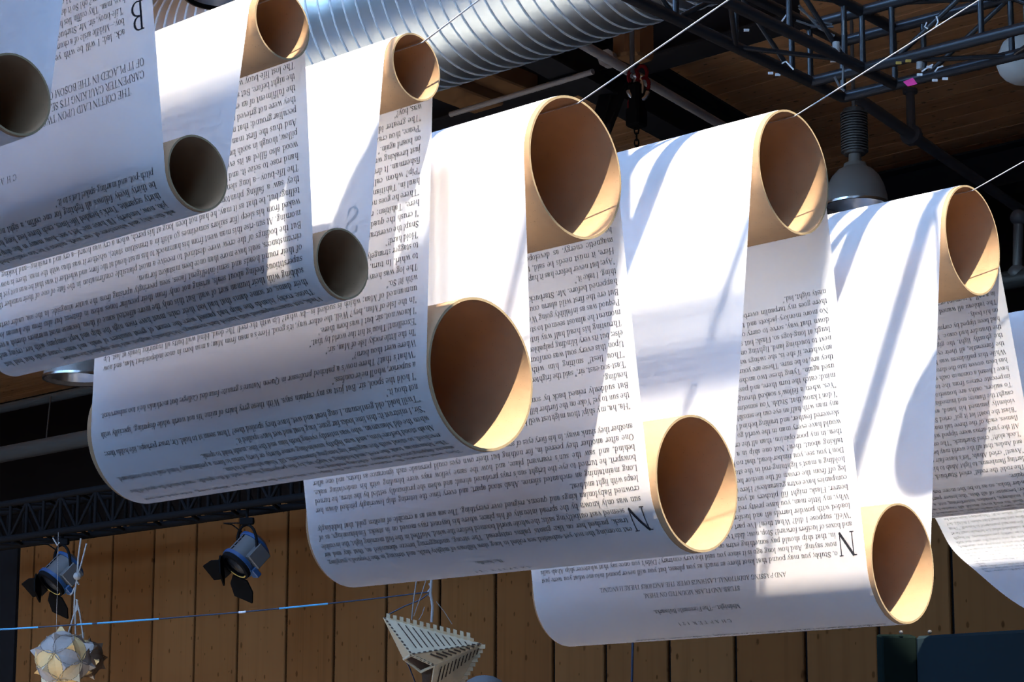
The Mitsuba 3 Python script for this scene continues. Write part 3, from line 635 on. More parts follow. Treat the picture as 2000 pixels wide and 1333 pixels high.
def ex_deck(k, m):
    k.centred('CHAPTER 127', 1.7989-.006, .018, m, .42); k.centred('The Deck.', 1.762-.005, .0195, m)
    k.line('THE COFFIN LAID UPON TWO LINE-TUBS, BETWEEN THE VICE-BENCH AND THE OPEN HATCHWAY; THE', 1.72-.007, .0205, .072)
    k.line('CARPENTER CAULKING ITS SEAMS; THE STRING OF TWISTED OAKUM SLOWLY UNWINDING FROM A ROLL', 1.6992-.007, .0205, .034)
    k.line('OF IT PLACED IN THE BOSOM OF HIS FROCK.—AHAB COMES SLOWLY FROM THE CABIN-GANGWAY', 1.6782-.007, .0205, .032)
panel('candles', 27, 11.1031, .0233, .0208)
panel('stubb', 5, 8.9676, .02283, .0207, drop=.05, extra=ex_stubb)
panel('needle', 5, 6.4623-.0222, .0222, .0205, drop=.05, extra=ex_needle)
panel('logline', 17, 4.2397, .02125, .0196)
panel('lifebuoy', 5, 2.9733, .02094, .0194)
panel('deck', 4, 1.8669, .0195, .0185, margin=.03)
panel('deck_speech', 0, 1.6156, .0188, .0185, drop=.048, extra=ex_deck)
panel('quadrant', 13, 13.6128, .0225, .0205, right=True)
panel('musket', 0, 7.4006, .02185, .0203, margin=.034)
panel('carpenter', 0, 2.2709, .0222, .0203, margin=.034)
panel('ahab', 2, .9443, .0196, .0185, margin=.026)
panel('corpusants', 0, 10.1559, .02246, .0205, margin=.028)
k_ = Ink(); k_.letter('S', .03, 3.285, .085); k_.line('tanding by the rail he', 3.30, .0195, .085); k_.build('printed_text', ban, 'printed black text')
def tube_solid(c, r, a0, a1, t=.006, n=72):
    th = np.arange(n)*2*np.pi/n; cs = np.stack([np.cos(th), np.sin(th)], 1)
    na = 10; aa = np.r_[a0, a0+.004, np.linspace(a0+.05, a1, na-1)]
    def wall(rad, flip):
        V = np.vstack([abz(a, c[0], c[1]+EYE)+(cs[:, :1]*rad*B+cs[:, 1:]*rad*Z) for a in aa]); F = []
        for k in range(len(aa)-1):
            i = np.arange(n); p, q = k*n+i, k*n+(i+1) % n
            f = np.vstack([np.c_[p, q, q+n], np.c_[p, q+n, p+n]]); F.append(f[:, ::-1] if flip else f)
        return trimesh.Trimesh(V, np.vstack(F), process=False)
    def ringcap(a, flip):
        V = np.vstack([abz(a, c[0], c[1]+EYE)+(cs[:, :1]*rr*B+cs[:, 1:]*rr*Z) for rr in (r, r-t)]); i = np.arange(n); j = (i+1) % n
        f = np.vstack([np.c_[i, j, j+n], np.c_[i, j+n, i+n]]); return trimesh.Trimesh(V, f[:, ::-1] if flip else f, process=False)
    return trimesh.util.concatenate([wall(r, True), wall(r-t, False), ringcap(a1, True)]), ringcap(a0, False)
TUBE_LABEL = {
 'U_': 'small cardboard tube in the upper row, beyond the left side', 'L0': 'small dark cardboard tube at the left edge of the photo, cut off by the frame',
 'U0': 'small cardboard tube above the frame carrying the fold that starts with a large B',
 'L1': 'small dark cardboard tube in the lower fold printed with pitch-pot and marling-spike', 'U1': 'small cardboard tube cut off by the top edge, left of the silver duct',
 'L2': 'small dark cardboard tube in the lower fold of the text about seals', 'U2': 'small cardboard tube just under the silver duct with a cord leaving its rim',
 'L3': 'large cardboard tube in the lowest fold at left, left of the fold headed CHAPTER 124', 'U3': 'large cardboard tube of the upper row at mid photo, cord leaving its rim',
 'L4': 'large cardboard tube in the lower fold headed CHAPTER 124', 'U4': 'large cardboard tube of the upper row left of the bell lamp under the truss corner',
 'L5': 'large cardboard tube in the lowest fold headed CHAPTER 121, above the dark green panel', 'U5': 'rightmost visible cardboard tube of the upper row, right of the bell lamp',
 'L6': 'large cardboard tube in the lower row just beyond the right edge', 'U6': 'large cardboard tube in the upper row beyond the right edge'}
for key, b, z, r, out in TUBES:
    t = thing('cardboard_tube', TUBE_LABEL[key], 'tube', 'cardboard tubes carrying the banner')
    body, rim = tube_solid((b, z), r, A0-out, A0+float(width(b))+.004, .0052 if r > .1 else .0034)
    part('tube_wall', body, 'm_kraft', t, smooth=30); part('cut_rim', rim, 'm_kraft_edge', t, label='pale cut end')
t = thing('cardboard_tube', 'large cardboard tube under the slack end of the banner, beyond the right edge', 'tube', 'cardboard tubes carrying the banner')
body, rim = tube_solid((7.75, .70+RBIG), RBIG-.0015, A0-.012, A0+1.07); part('tube_wall', body, 'm_kraft', t, smooth=30); part('cut_rim', rim, 'm_kraft_edge', t)
# cords that run through the upper tubes and up to the rig
for key, b, z, r, out in TUBES:
    if key[0] != 'U' or key == 'U_': continue
    t = thing('suspension_cord', {'U0': 'thin pale cord rising from the tube above the frame', 'U1': 'thin pale cord rising from the tube at the top edge', 'U2': 'thin pale cord rising in front of the silver duct',
        'U3': 'thin pale cord rising from the middle large tube past the truss', 'U4': 'long thin pale cord rising across the truss corner', 'U5': 'short thin pale cord rising from the rightmost tube', 'U6': 'thin pale cord of the tube beyond the right edge'}[key], 'cord', 'cords holding the upper tubes')
    ri = r-.0065-.002
    e = .32
    cf = .3 if key == 'U2' else .06; bb = b+cf*ri; zz = z+EYE+ri*math.sqrt(1-cf**2)
    p1 = abz(A0-out, bb, zz); p2 = p1-A*3.3+Z*3.3*e; p0 = abz(A0+float(width(b)), bb, zz); p3 = p0+A*3.2+Z*3.2*e
    rod('inner_run', p0, p1, .0016, 'm_cord', t, thin=True); rod('rising_run', p1, p2, .0016, 'm_cord', t, thin=True); rod('rising_run', p0, p3, .0016, 'm_cord', t, thin=True)
# ------------------------------------------------------------------ steelwork, duct and pipes under the timber ceiling
Q = np.array([math.sin(math.radians(34)), math.cos(math.radians(34)), 0]); QN = np.array([-Q[1], Q[0], 0])     # the second direction of the steelwork
def line_through(px, py, depth, d, px0, px1):
    """Ends of a straight line through the point seen at (px, py), along d, where it is seen at px0 and px1."""
    P = at(px, py, depth); out = []
    for x in (px0, px1):
        n = np.cross(ray(x, 0), ray(x, 1000)); out.append(P+d*(((CAM-P)@n)/(d@n)))
    return out
def ibeam(name, p, q, h, w, label, t=.02):
    k = thing(name, label, 'beam'); p, q = np.asarray(p), np.asarray(q); L = np.linalg.norm(q-p); x = (q-p)/L; y = np.cross([0, 0, 1.], x); y /= np.linalg.norm(y); z = np.cross(x, y)
    part('web', obox(p, x, y, z, (0, -t/2, -h/2), (L, t/2, h/2)), 'm_steel_dark', k)
    part('flange', obox(p, x, y, z, (0, -w/2, -h/2-t), (L, w/2, -h/2)), 'm_steel_dark', k); part('flange', obox(p, x, y, z, (0, -w/2, h/2), (L, w/2, h/2+t)), 'm_steel_dark', k)
    return k
# silver spiral duct
Rd = .6; ax0, ax1 = line_through(1040, 78, 12.0, A, 1500, 120)
off = Z*Rd*.985+B*Rd*.17
d0, d1 = ax0+off, ax1+off
dk = thing('ventilation_duct', 'large silver spiral ventilation duct under the ceiling with raised seams', 'duct')
LD = np.linalg.norm(d1-d0); wd = (d1-d0)/LD
nL = int(LD/.03); th = np.linspace(0, 2*np.pi, 65)[:-1]
xx = B; yy = Z
pitch = .105; VV = []; hs = np.linspace(0, LD, nL)
for h in hs:
    ph = np.mod(h/pitch-th/(2*np.pi), 1.)*pitch                      # a shallow swelling between the seams
    rr = Rd+.003*np.sin(np.pi*ph/pitch*3)**2
    VV.append(d0+wd*h+(np.cos(th)*rr)[:, None]*xx+(np.sin(th)*rr)[:, None]*yy)
n = 64; F = []
for i in range(nL-1):
    j = np.arange(n); p, q = i*n+j, i*n+(j+1) % n; F.append(np.c_[p, q+n, q]); F.append(np.c_[p, p+n, q+n])
part('duct_wall', trimesh.Trimesh(np.vstack(VV), np.vstack(F), process=False), 'm_duct', dk, smooth=True)
th = np.arange(0, 2*np.pi*LD/pitch, 2*np.pi/48); hh = th/(2*np.pi)*pitch; rs = Rd+.008
c_ = d0+wd*hh[:, None]; e1_ = np.cos(th)[:, None]*xx+np.sin(th)[:, None]*yy
V = np.vstack([c_+e1_*(rs-.006)-wd*.009, c_+e1_*(rs+.001)-wd*.003, c_+e1_*(rs+.001)+wd*.003, c_+e1_*(rs-.006)+wd*.009]); N4 = len(th); F = []
for k in range(3):
    i = np.arange(N4-1); F.append(np.c_[k*N4+i, k*N4+i+1, (k+1)*N4+i+1]); F.append(np.c_[k*N4+i, (k+1)*N4+i+1, (k+1)*N4+i])
part('spiral_seam', trimesh.Trimesh(V, np.vstack(F), process=False), 'm_seam_highlight', dk, smooth=True, label='raised spiral seam coloured bright for a sunlit highlight')  # the seam's sunlit highlight is put into its paler colour
# beams
p, q = line_through(1230, 165, 16.0, Q, 940, 1560); ibeam('steel_beam', p, q, .42, .26, 'dark steel beam running down right behind the middle tube, white conduit along it')
p, q = line_through(1000, 166, 16.4, A, 1560, 780); ibeam('steel_beam', p, q, .32, .3, 'wide dark steel beam crossing left to right behind the duct end')
p, q = line_through(1900, 345, 18.3, A, 2150, 1450); ibeam('steel_beam', p, q, .34, .3, 'dark steel beam behind the bell lamp and the rightmost tubes')
def conduit(label, pts, r, m='m_pipe', clips=()):
    k = thing('pipe', label, 'pipe')
    for i, (p, q) in enumerate(zip(pts, pts[1:])): rod('run', p, q, r, m, k)
    for c in clips: part('clip', lathe(c-(pts[1]-pts[0])/np.linalg.norm(pts[1]-pts[0])*.03, pts[1]-pts[0], [(r*1.05, 0), (r*1.9, 0), (r*1.9, .06), (r*1.05, .06)], 10), m, k)
    return k
p, q = line_through(1250, 152, 14.6, Q, 1090, 1470); conduit('white conduit along the dark beam behind the middle tube', [p, q], .034, 'm_pipe', [at(1187, 115, 14.6)])
p, q = line_through(1078, 164, 15.2, A, 1158, 880); conduit('short grey conduit under the wide dark beam behind the middle tube', [p, q], .022, 'm_pipe')
p, q = line_through(1780, 264, 16.3, Q, 1668, 1996)
k = conduit('dark sprinkler pipe running down right from below the truss corner', [p, q], .045, 'm_pipe_dark', [at(1780, 264, 16.3)])
r0 = at(1780, 264, 16.3); rod('drop_rod', r0, r0+Z*.36, .035, 'm_pipe_dark', k); part('rod_plate', lathe(r0+Z*.35, Z, [(0, 0), (.06, 0), (.06, .03), (0, .03)], 12), 'm_pipe_dark', k)
j0 = q
k = thing('pipe', 'dark upright pipe with a joint at the right edge behind the rightmost tube', 'pipe')
pa, pb_ = at(1989, 425, 15.9), at(1987, 535, 15.9); rod('upright', pb_, pa, .038, 'm_pipe_dark', k)
part('joint', trimesh.creation.icosphere(2, .065).apply_translation(pa), 'm_pipe_dark', k, smooth=True); part('joint', trimesh.creation.icosphere(2, .075).apply_translation(pb_), 'm_pipe_dark', k, smooth=True)
p, q = line_through(1987, 545, 15.9, A, 2100, 1800); rod('cross_run', p, q, .075, 'm_pipe_far', k)
p, q = line_through(100, 778, 22., A, 420, -160); conduit('thin grey pipe high at the left under the round lamp rim', [p, q], .05, 'm_pipe_far')
p, q = line_through(90, 872, 21., A, 420, -160); k = conduit('grey pipe across the dark wall at the left, lower of two', [p, q], .085, 'm_pipe_far')
rod('hanger_wire', at(99, 775, 21.9), at(90, 862, 21.), .008, 'm_pipe_far', k, thin=True)
for i, (px, py, dd) in enumerate(((872, 166, 15.9), (940, 143, 15.9), (1058, 100, 16.), (1130, 62, 16.2))):
    c = at(px, py, dd); part('joist_end', obox(c, A, B, Z, (-.16, -.5, -.07), (.16, .5, .09), .012), 'm_block', ceil)
# hoist with red shackles
k = thing('chain_hoist', 'dark chain hoist with red shackles hanging behind the middle tube', 'hoist')
D = 14.4
for x in (1226, 1248):
    part('timber_block', obox(at(x, 72, D+.3), A, B, Z, (-.07, -.1, -.17), (.07, .1, .2), .02), 'm_block', k)
rod('sling', at(1235, 142, D), at(1234, 60, D), .018, 'm_pipe_dark', k, thin=True)
for x, y in ((1237, 150), (1254, 142), (1238, 203), (1258, 165)):
    c = at(x, y, D); part('shackle', tube_mesh([c+RT*.035*math.sin(t)+Z*.05*math.cos(t) for t in np.linspace(-2.4, 2.4, 12)], .014, 6), 'm_red', k, smooth=True, label='red shackle')
for x, y, s in ((1240, 170, 1), (1252, 172, -1)):
    c = at(x, y, D); part('hook', tube_mesh([c+RT*.05*s*math.sin(t)+Z*.085*math.cos(t) for t in np.linspace(-.3, 4.4, 16)], .017, 6), 'm_chrome', k, smooth=True, label='steel hook')
c = at(1243, 205, D); part('hook_block', bevelled(c, A, B, Z, (-.05, -.05, -.13), (.05, .05, .16), .02), 'm_black', k); part('hook_block', bevelled(at(1243, 230, D), A, B, Z, (-.06, -.06, -.07), (.06, .06, .07), .015), 'm_black', k)
cz = at(1243, 238, D)
for i in range(13):
    c = cz-Z*(.045*i+.02); ax = RT if i % 2 else FW
    part('chain_link', tube_mesh([c+ax*.016*math.sin(t)+Z*.028*math.cos(t) for t in np.linspace(0, 2*math.pi, 9)], .006, 5), 'm_black', k)
for (x0, y0), (x1, y1), lab in (((1190, 163), (1168, 250), 'left'), ((1214, 168), (1180, 255), 'right')):
    k = thing('beam_brace', f'dark slanting steel brace below the beam crossing, {lab} one of the two', 'brace')
    p, q = at(x0, y0, 15.7), at(x1, y1, 15.3); x = (q-p)/np.linalg.norm(q-p); part('bar', obox(p, x, np.cross(x, Z)/np.linalg.norm(np.cross(x, Z)), Z, (0, -.05, -.05), (np.linalg.norm(q-p), .05, .05), .01), 'm_steel_dark', k)
# ------------------------------------------------------------------ box truss at the upper right, its corner towards the hall
def truss_arm(k, corner, d, side, L, n, first=.25, start=0., m='m_truss'):
    """Four chords from the corner block along d with ladder and zig-zag braces; corner = bottom outer corner, side = inward, both .29 m boxes."""
    s = .29; C = [corner, corner+side*s, corner+Z*s, corner+side*s+Z*s]
    for c in C: rod('chord', c+d*start, c+d*L, .0275, m, k)
    st_ = (L-first)/n
    for i in range(n):
        t0, t1 = first+i*st_, first+(i+1)*st_
        for a, b in ((0, 1), (2, 3)):
            p, q = (C[a], C[b]) if i % 2 else (C[b], C[a]); rod('brace', p+d*t0, q+d*t1, .0125, m, k, thin=True)
        for a, b in ((0, 2), (1, 3)):
            p, q = (C[a], C[b]) if i % 2 == 0 else (C[b], C[a]); rod('brace', p+d*t0, q+d*t1, .0125, m, k, thin=True)
            rod('upright_brace', C[a]+d*t0, C[b]+d*t0, .0145, m, k, thin=True)
tr = thing('lighting_truss', 'black box truss corner at the upper right with cable ties, hung under the ceiling', 'truss')
TC = at(1647, 190, 10.2)
t1 = -np.array([math.sin(math.radians(42)), math.cos(math.radians(42)), 0]); t2 = np.array([math.sin(math.radians(51)), -math.cos(math.radians(51)), 0])
inn1, inn2 = t2, t1
truss_arm(tr, TC, t1, t2, 4.6, 9, .45); truss_arm(tr, TC, t2, t1, 3.2, 6, .45)
for a in (TC, TC+(t1+t2)*.29, TC+t1*.29, TC+t2*.29): rod('corner_post', a, a+Z*.29, .0145, 'm_truss', tr, thin=True)
def tie(x, y, dep, tilt, m='m_white'):
    c = at(x, y, dep); part('cable_tie', obox(c, RT, FW, Z, (-.012, -.006, -.006), (.012, .006, .006)), m, tr, label='white cable tie end')
for x, y, dp in ((1505, 143, 10.0), (1519, 146, 10.), (1615, 114, 9.8), (1627, 119, 9.8), (1755, 123, 9.4), (1774, 119, 9.4), (1826, 157, 9.7), (1846, 154, 9.6), (1517, 57, 9.9), (1331, 48, 9.4), (1458, 59, 9.7), (1796, 146, 9.65), (1815, 131, 9.6), (1630, 105, 9.8)):
    tie(x, y, dp-.12, 0, 'm_amber' if x in (1755, 1774) else 'm_white')
for pts in (((1800, 140), (1812, 132), (1822, 126)), ((1826, 140), (1832, 132), (1842, 129)), ((1524, 46), (1531, 36), (1538, 26)), ((1527, 124), (1535, 120), (1550, 136)), ((1829, 32), (1832, 42), (1828, 52)), ((1810, 44), (1806, 52), (1812, 56))):
    part('tie_tail', tube_mesh([at(x, y, 9.45) for x, y in pts], .004, 5), 'm_white', tr)
part('pink_tape', plate([at(1764, 160, 9.48), at(1783, 152, 9.46), at(1792, 164, 9.44), at(1773, 169, 9.46)], .003), 'm_pink', tr, label='bright pink tape tab')
part('worn_sleeve', UNIT_CYL, 'm_pipe', tr, to=stick(at(1633, 82, 9.62), at(1633.5, 103, 9.62), .018), label='worn silver sleeve'); part('worn_sleeve', UNIT_CYL, 'm_pipe', tr, to=stick(at(1796, 121, 9.6), at(1796, 135, 9.6), .015), label='worn silver sleeve')
for pts in (((1648, 40), (1647, 100), (1646, 170)), ((1630, 150), (1640, 170), (1650, 178)), ((1560, 15), (1590, 40), (1625, 48)), ((1560, 10), (1600, 55), (1630, 70)), ((1555, 40), (1590, 52), (1628, 52))):
    part('cable', tube_mesh([at(x, y, 9.7) for x, y in pts], .006, 6), 'm_pipe_dark', tr)
# rig over the banner, out of the frame; it shades the paper here and there
tr2 = thing('lighting_truss', 'black box truss close above the tubes, out of the frame', 'truss')
def sunward(px, py, q0, q1, dist):
    """The point dist metres towards the sun from where the sheet between the path points q0, q1 is seen at (px, py)."""
    n = np.cross(A, (q1[0]-q0[0])*B+(q1[1]-q0[1])*Z); P0 = q0[0]*B+(q0[1]+EYE)*Z; r = ray(px, py)
    return CAM+r*(((P0-CAM)@n)/(r@n))+SUN/np.linalg.norm(SUN)*dist
c = sunward(1310, 270, (3.696, .679), (3.802, 1.516), .85)
truss_arm(tr2, c-B*2.2, B, A, 3.5, 9, .12)
zt = 3.55+EYE
def sunpoint(x, y, z=6.0): return np.array([x, y, z+EYE])-SUN/SUN[2]*(z+EYE-zt)
pk = thing('pipe', 'black rigging pipe above the banner, out of the frame', 'pipe'); rod('run', sunpoint(.3, 1.47), sunpoint(1.05, 2.62), .025, 'm_truss', pk); rod('thin_run', sunpoint(-.75, .05), sunpoint(.3, 1.47), .011, 'm_truss', pk)
for x, y in ((-.6, .26), (.96, 2.49)): rod('hanger', sunpoint(x, y), np.array([*sunpoint(x, y)[:2], ROOF]), .006, 'm_pipe_dark', pk, thin=True)
# far truss in front of the partition, with two stage lights
TB = PB-.55
p = on_b(0, 1069, TB); q = on_b(620, 985, TB)
zl = .5*(p[2]+q[2]); tr3 = thing('lighting_truss', 'dark box truss along the top of the wooden partition at the left', 'truss')
s0 = np.array([*(A*float(on_b(-60, 1075, TB)@A)+B*TB)[:2], zl]); Lt = float(on_b(-60, 1075, TB)@A)-float(on_b(1150, 930, TB)@A)
truss_arm(tr3, s0, -A, -B, Lt, 30, .1, m='m_black')

# ------------------------------------------------------------------ lamps
def bell(c, R, label, stem=True, m='m_lampgrey', ceiling=True):
    """High-bay lamp: c = middle of the lower rim."""
    k = thing('bell_lamp', label, 'lamp'); s = R
    prof = [(s, 0), (s*.985, s*.10), (s*.96, s*.3), (s*.88, s*.62), (s*.74, s*.92), (s*.55, s*1.14), (s*.36, s*1.25)]
    inner = [(r*.965, h-.004) for r, h in prof[::-1]]
    part('shade', lathe(c, Z, prof+inner, 40), m, k, smooth=40)
    part('rim', lathe(c, Z, [(s*.96, -.02*s), (s*1.02, -.02*s), (s*1.02, .05*s), (s*.99, .06*s)], 40), 'm_ring', k, smooth=30)
    part('reflector', lathe(c, Z, [(s*.93, .1*s), (s*.80, .5*s), (s*.5, .95*s), (.05*s, 1.08*s)], 32), 'm_chrome', k, smooth=True)
    part('neck', lathe(c, Z, [(s*.36, s*1.25), (s*.34, s*1.36), (s*.2, s*1.40), (s*.19, s*1.66), (s*.3, s*1.68)], 24), 'm_lampgrey', k, smooth=30)
    if stem:
        for i in range(15): part('cooling_fin', lathe(c+Z*(s*1.74+i*s*.085), Z, [(s*.12, 0), (s*.42, 0), (s*.42, s*.035), (s*.12, s*.035)], 20), 'm_fins', k)
        part('ballast', lathe(c, Z, [(0, s*1.66), (s*.33, s*1.66), (s*.33, s*3.1), (0, s*3.1)], 20), 'm_fins', k, smooth=30)
        if ceiling: rod('hanger', c+Z*s*3.1, np.array([c[0], c[1], ROOF]), .012, 'm_pipe_dark', k, thin=True)
    return k
bell(at(1672, 404, 13.0), .208, 'grey bell lamp with a finned body hanging under the truss corner')
bell(at(152, 741, 16.0), .27, 'round lamp at the left whose rim shows under the lowest left fold')
bell(at(428, -6, 11.0), .19, 'round black-rimmed lamp cut off at the top edge left of the duct', m='m_black')
for px, py, q0, q1, R_, dist, lab in ((1845, 785, (4.56, .585), (4.672, 1.535), .128, 1.6, 'unseen grey bell lamp added above the right end of the banner to shade it'), (752, 430, (2.549, .966), (2.589, 1.394), .17, 1.5, 'unseen grey bell lamp added above the left part of the banner to shade it')):  # lamps out of view, added to cast rounded shadows on the sheet
    bell(sunward(px, py, q0, q1, dist)-Z*R_*.55, R_, lab, stem=False)
    c = sunward(px, py, q0, q1, dist)-Z*R_*.55; rod('hanger', c+Z*R_*1.6, np.array([c[0], c[1], ROOF]), .006, 'm_pipe_dark', [kk for kk in labels if kk.startswith('bell_lamp') and '__' not in kk][-1], thin=True)
k = thing('round_lamp', 'pale grey round lamp cut off by the right edge under the truss', 'lamp')
c = at(2006, 128, 11.2); part('shade', lathe(c, Z, [(.0, -.10), (.05, -.098), (.09, -.085), (.125, -.062), (.15, -.03), (.163, .01), (.165, .05), (.13, .13), (.05, .2), (0, .21)], 40), 'm_lamp_pale', k, smooth=True); rod('hanger', c+Z*.2, np.array([c[0], c[1], ROOF]), .01, 'm_pipe_dark', k, thin=True)
k = thing('round_lamp', 'grey dome peeking up at the bottom edge right of the plywood lantern', 'lamp')
c = at(946, 1352, 9.0); part('shade', lathe(c, Z, [(.10, -.12), (.105, -.02), (.098, .02), (.075, .05), (.04, .068), (0, .074)], 32), 'm_shade', k, smooth=40); rod('stand', np.array([c[0], c[1], 0]), c-Z*.0, .015, 'm_pipe_dark', k)
part('foot', lathe(np.array([c[0], c[1], 0]), Z, [(0, 0), (.16, 0), (.16, .02), (.03, .05), (0, .05)], 24), 'm_pipe_dark', k)

# stage lights with barn doors
def stage_light(px, py, depth, S, label, grp):
    """(px, py): middle of the lens. S: scale in metres per unit of body radius."""
    k = thing('stage_light', label, 'stage light', grp); c = at(px, py, depth)
    w = -FW*.42-RT*.52-UP*.62; w = w/np.linalg.norm(w); x, y, _ = frame(c, c+w)                # the way it points
    y = UP-(UP@w)*w; y /= np.linalg.norm(y); x = np.cross(y, w)
    def L(a, b, h): return c+x*a*S+y*b*S+w*h*S
    n = 28
    bd = part('body', lathe(c, w, [(0, -2.35*S), (.62*S, -2.3*S), (.98*S, -2.0*S), (1.0*S, -.35*S), (0.2*S, -.35*S)], n), 'm_grey_shell', k, smooth=35)
    part('rear_ring', lathe(c, w, [(1.0*S, -2.02*S), (1.07*S, -2.0*S), (1.07*S, -1.8*S), (1.0*S, -1.78*S)], n), 'm_blue', k, smooth=35, label='blue ring')
    part('front_ring', lathe(c, w, [(1.0*S, -.45*S), (1.12*S, -.42*S), (1.12*S, -.2*S), (1.0*S, -.18*S)], n), 'm_blue', k, smooth=35, label='blue ring')
    part('front_bezel', lathe(c, w, [(.78*S, .06*S), (1.04*S, .06*S), (1.06*S, -.2*S), (1.0*S, -.3*S)], n), 'm_black', k, smooth=35)
    part('lens', lathe(c, w, [(0, .0), (.4*S, -.03*S), (.78*S, -.12*S)], n), 'm_lens', k, smooth=True, label='dark glass lens')
    part('bezel_arc', tube_mesh([L(.86*math.cos(t), .86*math.sin(t), .07) for t in np.linspace(3.6, 5.4, 10)], .035*S, 6), 'm_amber', k)  # thin amber arc along part of the bezel
    part('side_box', obox(c, x, y, w, (.62*S, -.75*S, -1.75*S), (1.28*S, .35*S, -.55*S), .05*S), 'm_grey_shell', k); part('side_box', obox(c, x, y, w, (.5*S, -1.2*S, -.6*S), (1.1*S, -.55*S, -.22*S), .05*S), 'm_blue', k)
    for i in range(4): part('vent_slot', obox(c, x, y, w, (.05*S, .995*S, (-1.75+.33*i)*S), (.14*S, 1.02*S, (-1.52+.33*i)*S)), 'm_black', bd)
    yoke = [L(-1.16*math.cos(t), 0, -1.15)+UP*1.75*S*max(0, math.sin(t))**.6 for t in np.linspace(0, math.pi, 17)]
    part('yoke', tube_mesh(yoke, .09*S, 6), 'm_black', k, smooth=True)
    top = yoke[8]; part('clamp', obox(top, RT, FW, Z, (-.42*S, -.3*S, 0), (.42*S, .3*S, .45*S), .06*S), 'm_black', k); rod('clamp_pin', top, top+Z*1.2*S, .09*S, 'm_black', k)
    part('lead', tube_mesh([L(-.7, .9, -2.1), L(-1.0, 1.6, -2.0), L(-.9, 2.1, -1.6), top+Z*.1*S], .04*S, 6), 'm_black', k, smooth=True)
    def flap(dirx, diry, tilt, L0, w0, w1):
        o = x*dirx+y*diry; tang = np.cross(w, o); out = (o*math.cos(tilt)+w*math.sin(tilt))
        b = c+o*1.02*S+w*.06*S
        part('barn_door', plate([b-tang*w0*S, b+tang*w0*S, b+tang*w1*S+out*L0*S*.45, b+tang*w1*.8*S+out*L0*S, b-tang*w1*.8*S+out*L0*S, b-tang*w1*S+out*L0*S*.45], .012), 'm_barn', k, label='black barn door')
    flap(-1., .0, .45, 1.4, .55, .75); flap(-.38, -.92, .3, 1.6, .6, .95); o_ = x*-.82+y*.57; flap(-.82, .57, math.atan2(w@FW, o_@FW) % math.pi, 1.5, .5, .8)
    return k
dl = float(np.linalg.norm((on_b(460, 1100, TB-.15)-CAM)))*.98
stage_light(459, 1107, float((on_b(459, 1107, TB-.3)-CAM)@FW), .118, 'blue and grey stage light with barn doors, right one under the far truss', 'stage lights on the far truss')
stage_light(98, 1142, float((on_b(98, 1142, TB-.3)-CAM)@FW), .122, 'blue and grey stage light with barn doors behind the hanging star ball', 'stage lights on the far truss')

# ------------------------------------------------------------------ hanging ornaments
def star_ball(px, py, depth, R, label, hue, turn):
    k = thing('star_ball', label, 'ornament'); c = at(px, py, depth)
    ico = trimesh.creation.icosahedron(); M3 = trimesh.transformations.euler_matrix(*turn)[:3, :3]
    V0 = ico.vertices/np.linalg.norm(ico.vertices[0]); nb = [j for j in range(12) if .4 < V0[0]@V0[j] < .5][0]
    def basis(a, b_): b_ = b_-(b_@a)*a; b_ = b_/np.linalg.norm(b_); return np.stack([a, b_, np.cross(a, b_)])
    fa = -FW*.93+UP*.30-RT*.12; fa = fa/np.linalg.norm(fa); fb = -UP+RT*.1
    V = V0 @ (basis(V0[0], V0[nb]).T @ basis(fa, fb)) @ M3.T
    for i, (a, b) in enumerate(ico.edges_unique):
        p, q = V[a], V[b]; m = (p+q)/2; m /= np.linalg.norm(m); t = (q-p)/np.linalg.norm(q-p); s = np.cross(m, t); ang = math.acos(p@q)/2
        pts = []
        for g in np.linspace(-1, 1, 9):
            d = m*math.cos(g*ang)+t*math.sin(g*ang); wdt = .26*(1-g*g)**.7+.02
            pts += [c+R*(d*1.0+s*wdt), c+R*(d*.965), c+R*(d*1.0-s*wdt)]
        F = []
        for j in range(8):
            o = 3*j; F += [[o, o+1, o+4], [o, o+4, o+3], [o+1, o+2, o+5], [o+1, o+5, o+4]]
        mat = hue[i % len(hue)]
        pt = part('petal', trimesh.Trimesh(pts, F, process=False), mat, k)
        for sgn in (0, 2):                                             # dark lacing holes along both edges
            P = [pts[3*j+sgn] for j in range(9)]; P2 = [P[0]]; F2, V2 = [], []
            for j in range(8):
                for f in (.2, .6):
                    d0_ = P[j]*(1-f)+P[j+1]*f; d1_ = P[j]*(1-f-.22)+P[j+1]*(f+.22); d0_, d1_ = c+(d0_-c)*1.012, c+(d1_-c)*1.012; up_ = (d0_-c)/R*.006
                    sw = s*R*.022*(1 if sgn == 0 else -1); o = len(V2); V2 += [d0_, d1_, d1_-sw, d0_-sw]; F2 += [[o, o+1, o+2], [o, o+2, o+3]]
            part('lacing', trimesh.Trimesh(V2, F2, process=False), 'm_stitch', pt)
    for i, f in enumerate(ico.faces):
        P = V[f]; m = P.mean(0); m /= np.linalg.norm(m)
        base = [c+R*.97*(m*.55+.45*v)/np.linalg.norm(m*.55+.45*v) for v in P]; mids = [c+R*.97*(lambda z: z/np.linalg.norm(z))(m*.75+.25*(P[j]+P[(j+1) % 3])/2) for j in range(3)]
        tip = c+m*R*1.27
        part('spike', trimesh.convex.convex_hull(np.array(base+[tip])), hue[(i+1) % len(hue)], k)
    return k
VE = ['m_veneer_0', 'm_veneer_1', 'm_veneer_2', 'm_veneer_1']
Ds = float((on_b(125, 1285, TB-.9)-CAM)@FW)
star_ball(123, 1288, Ds, .197, 'star ball laced from pale wood veneer pieces, nearer of two hanging at the lower left', VE, (0, 0, 0))
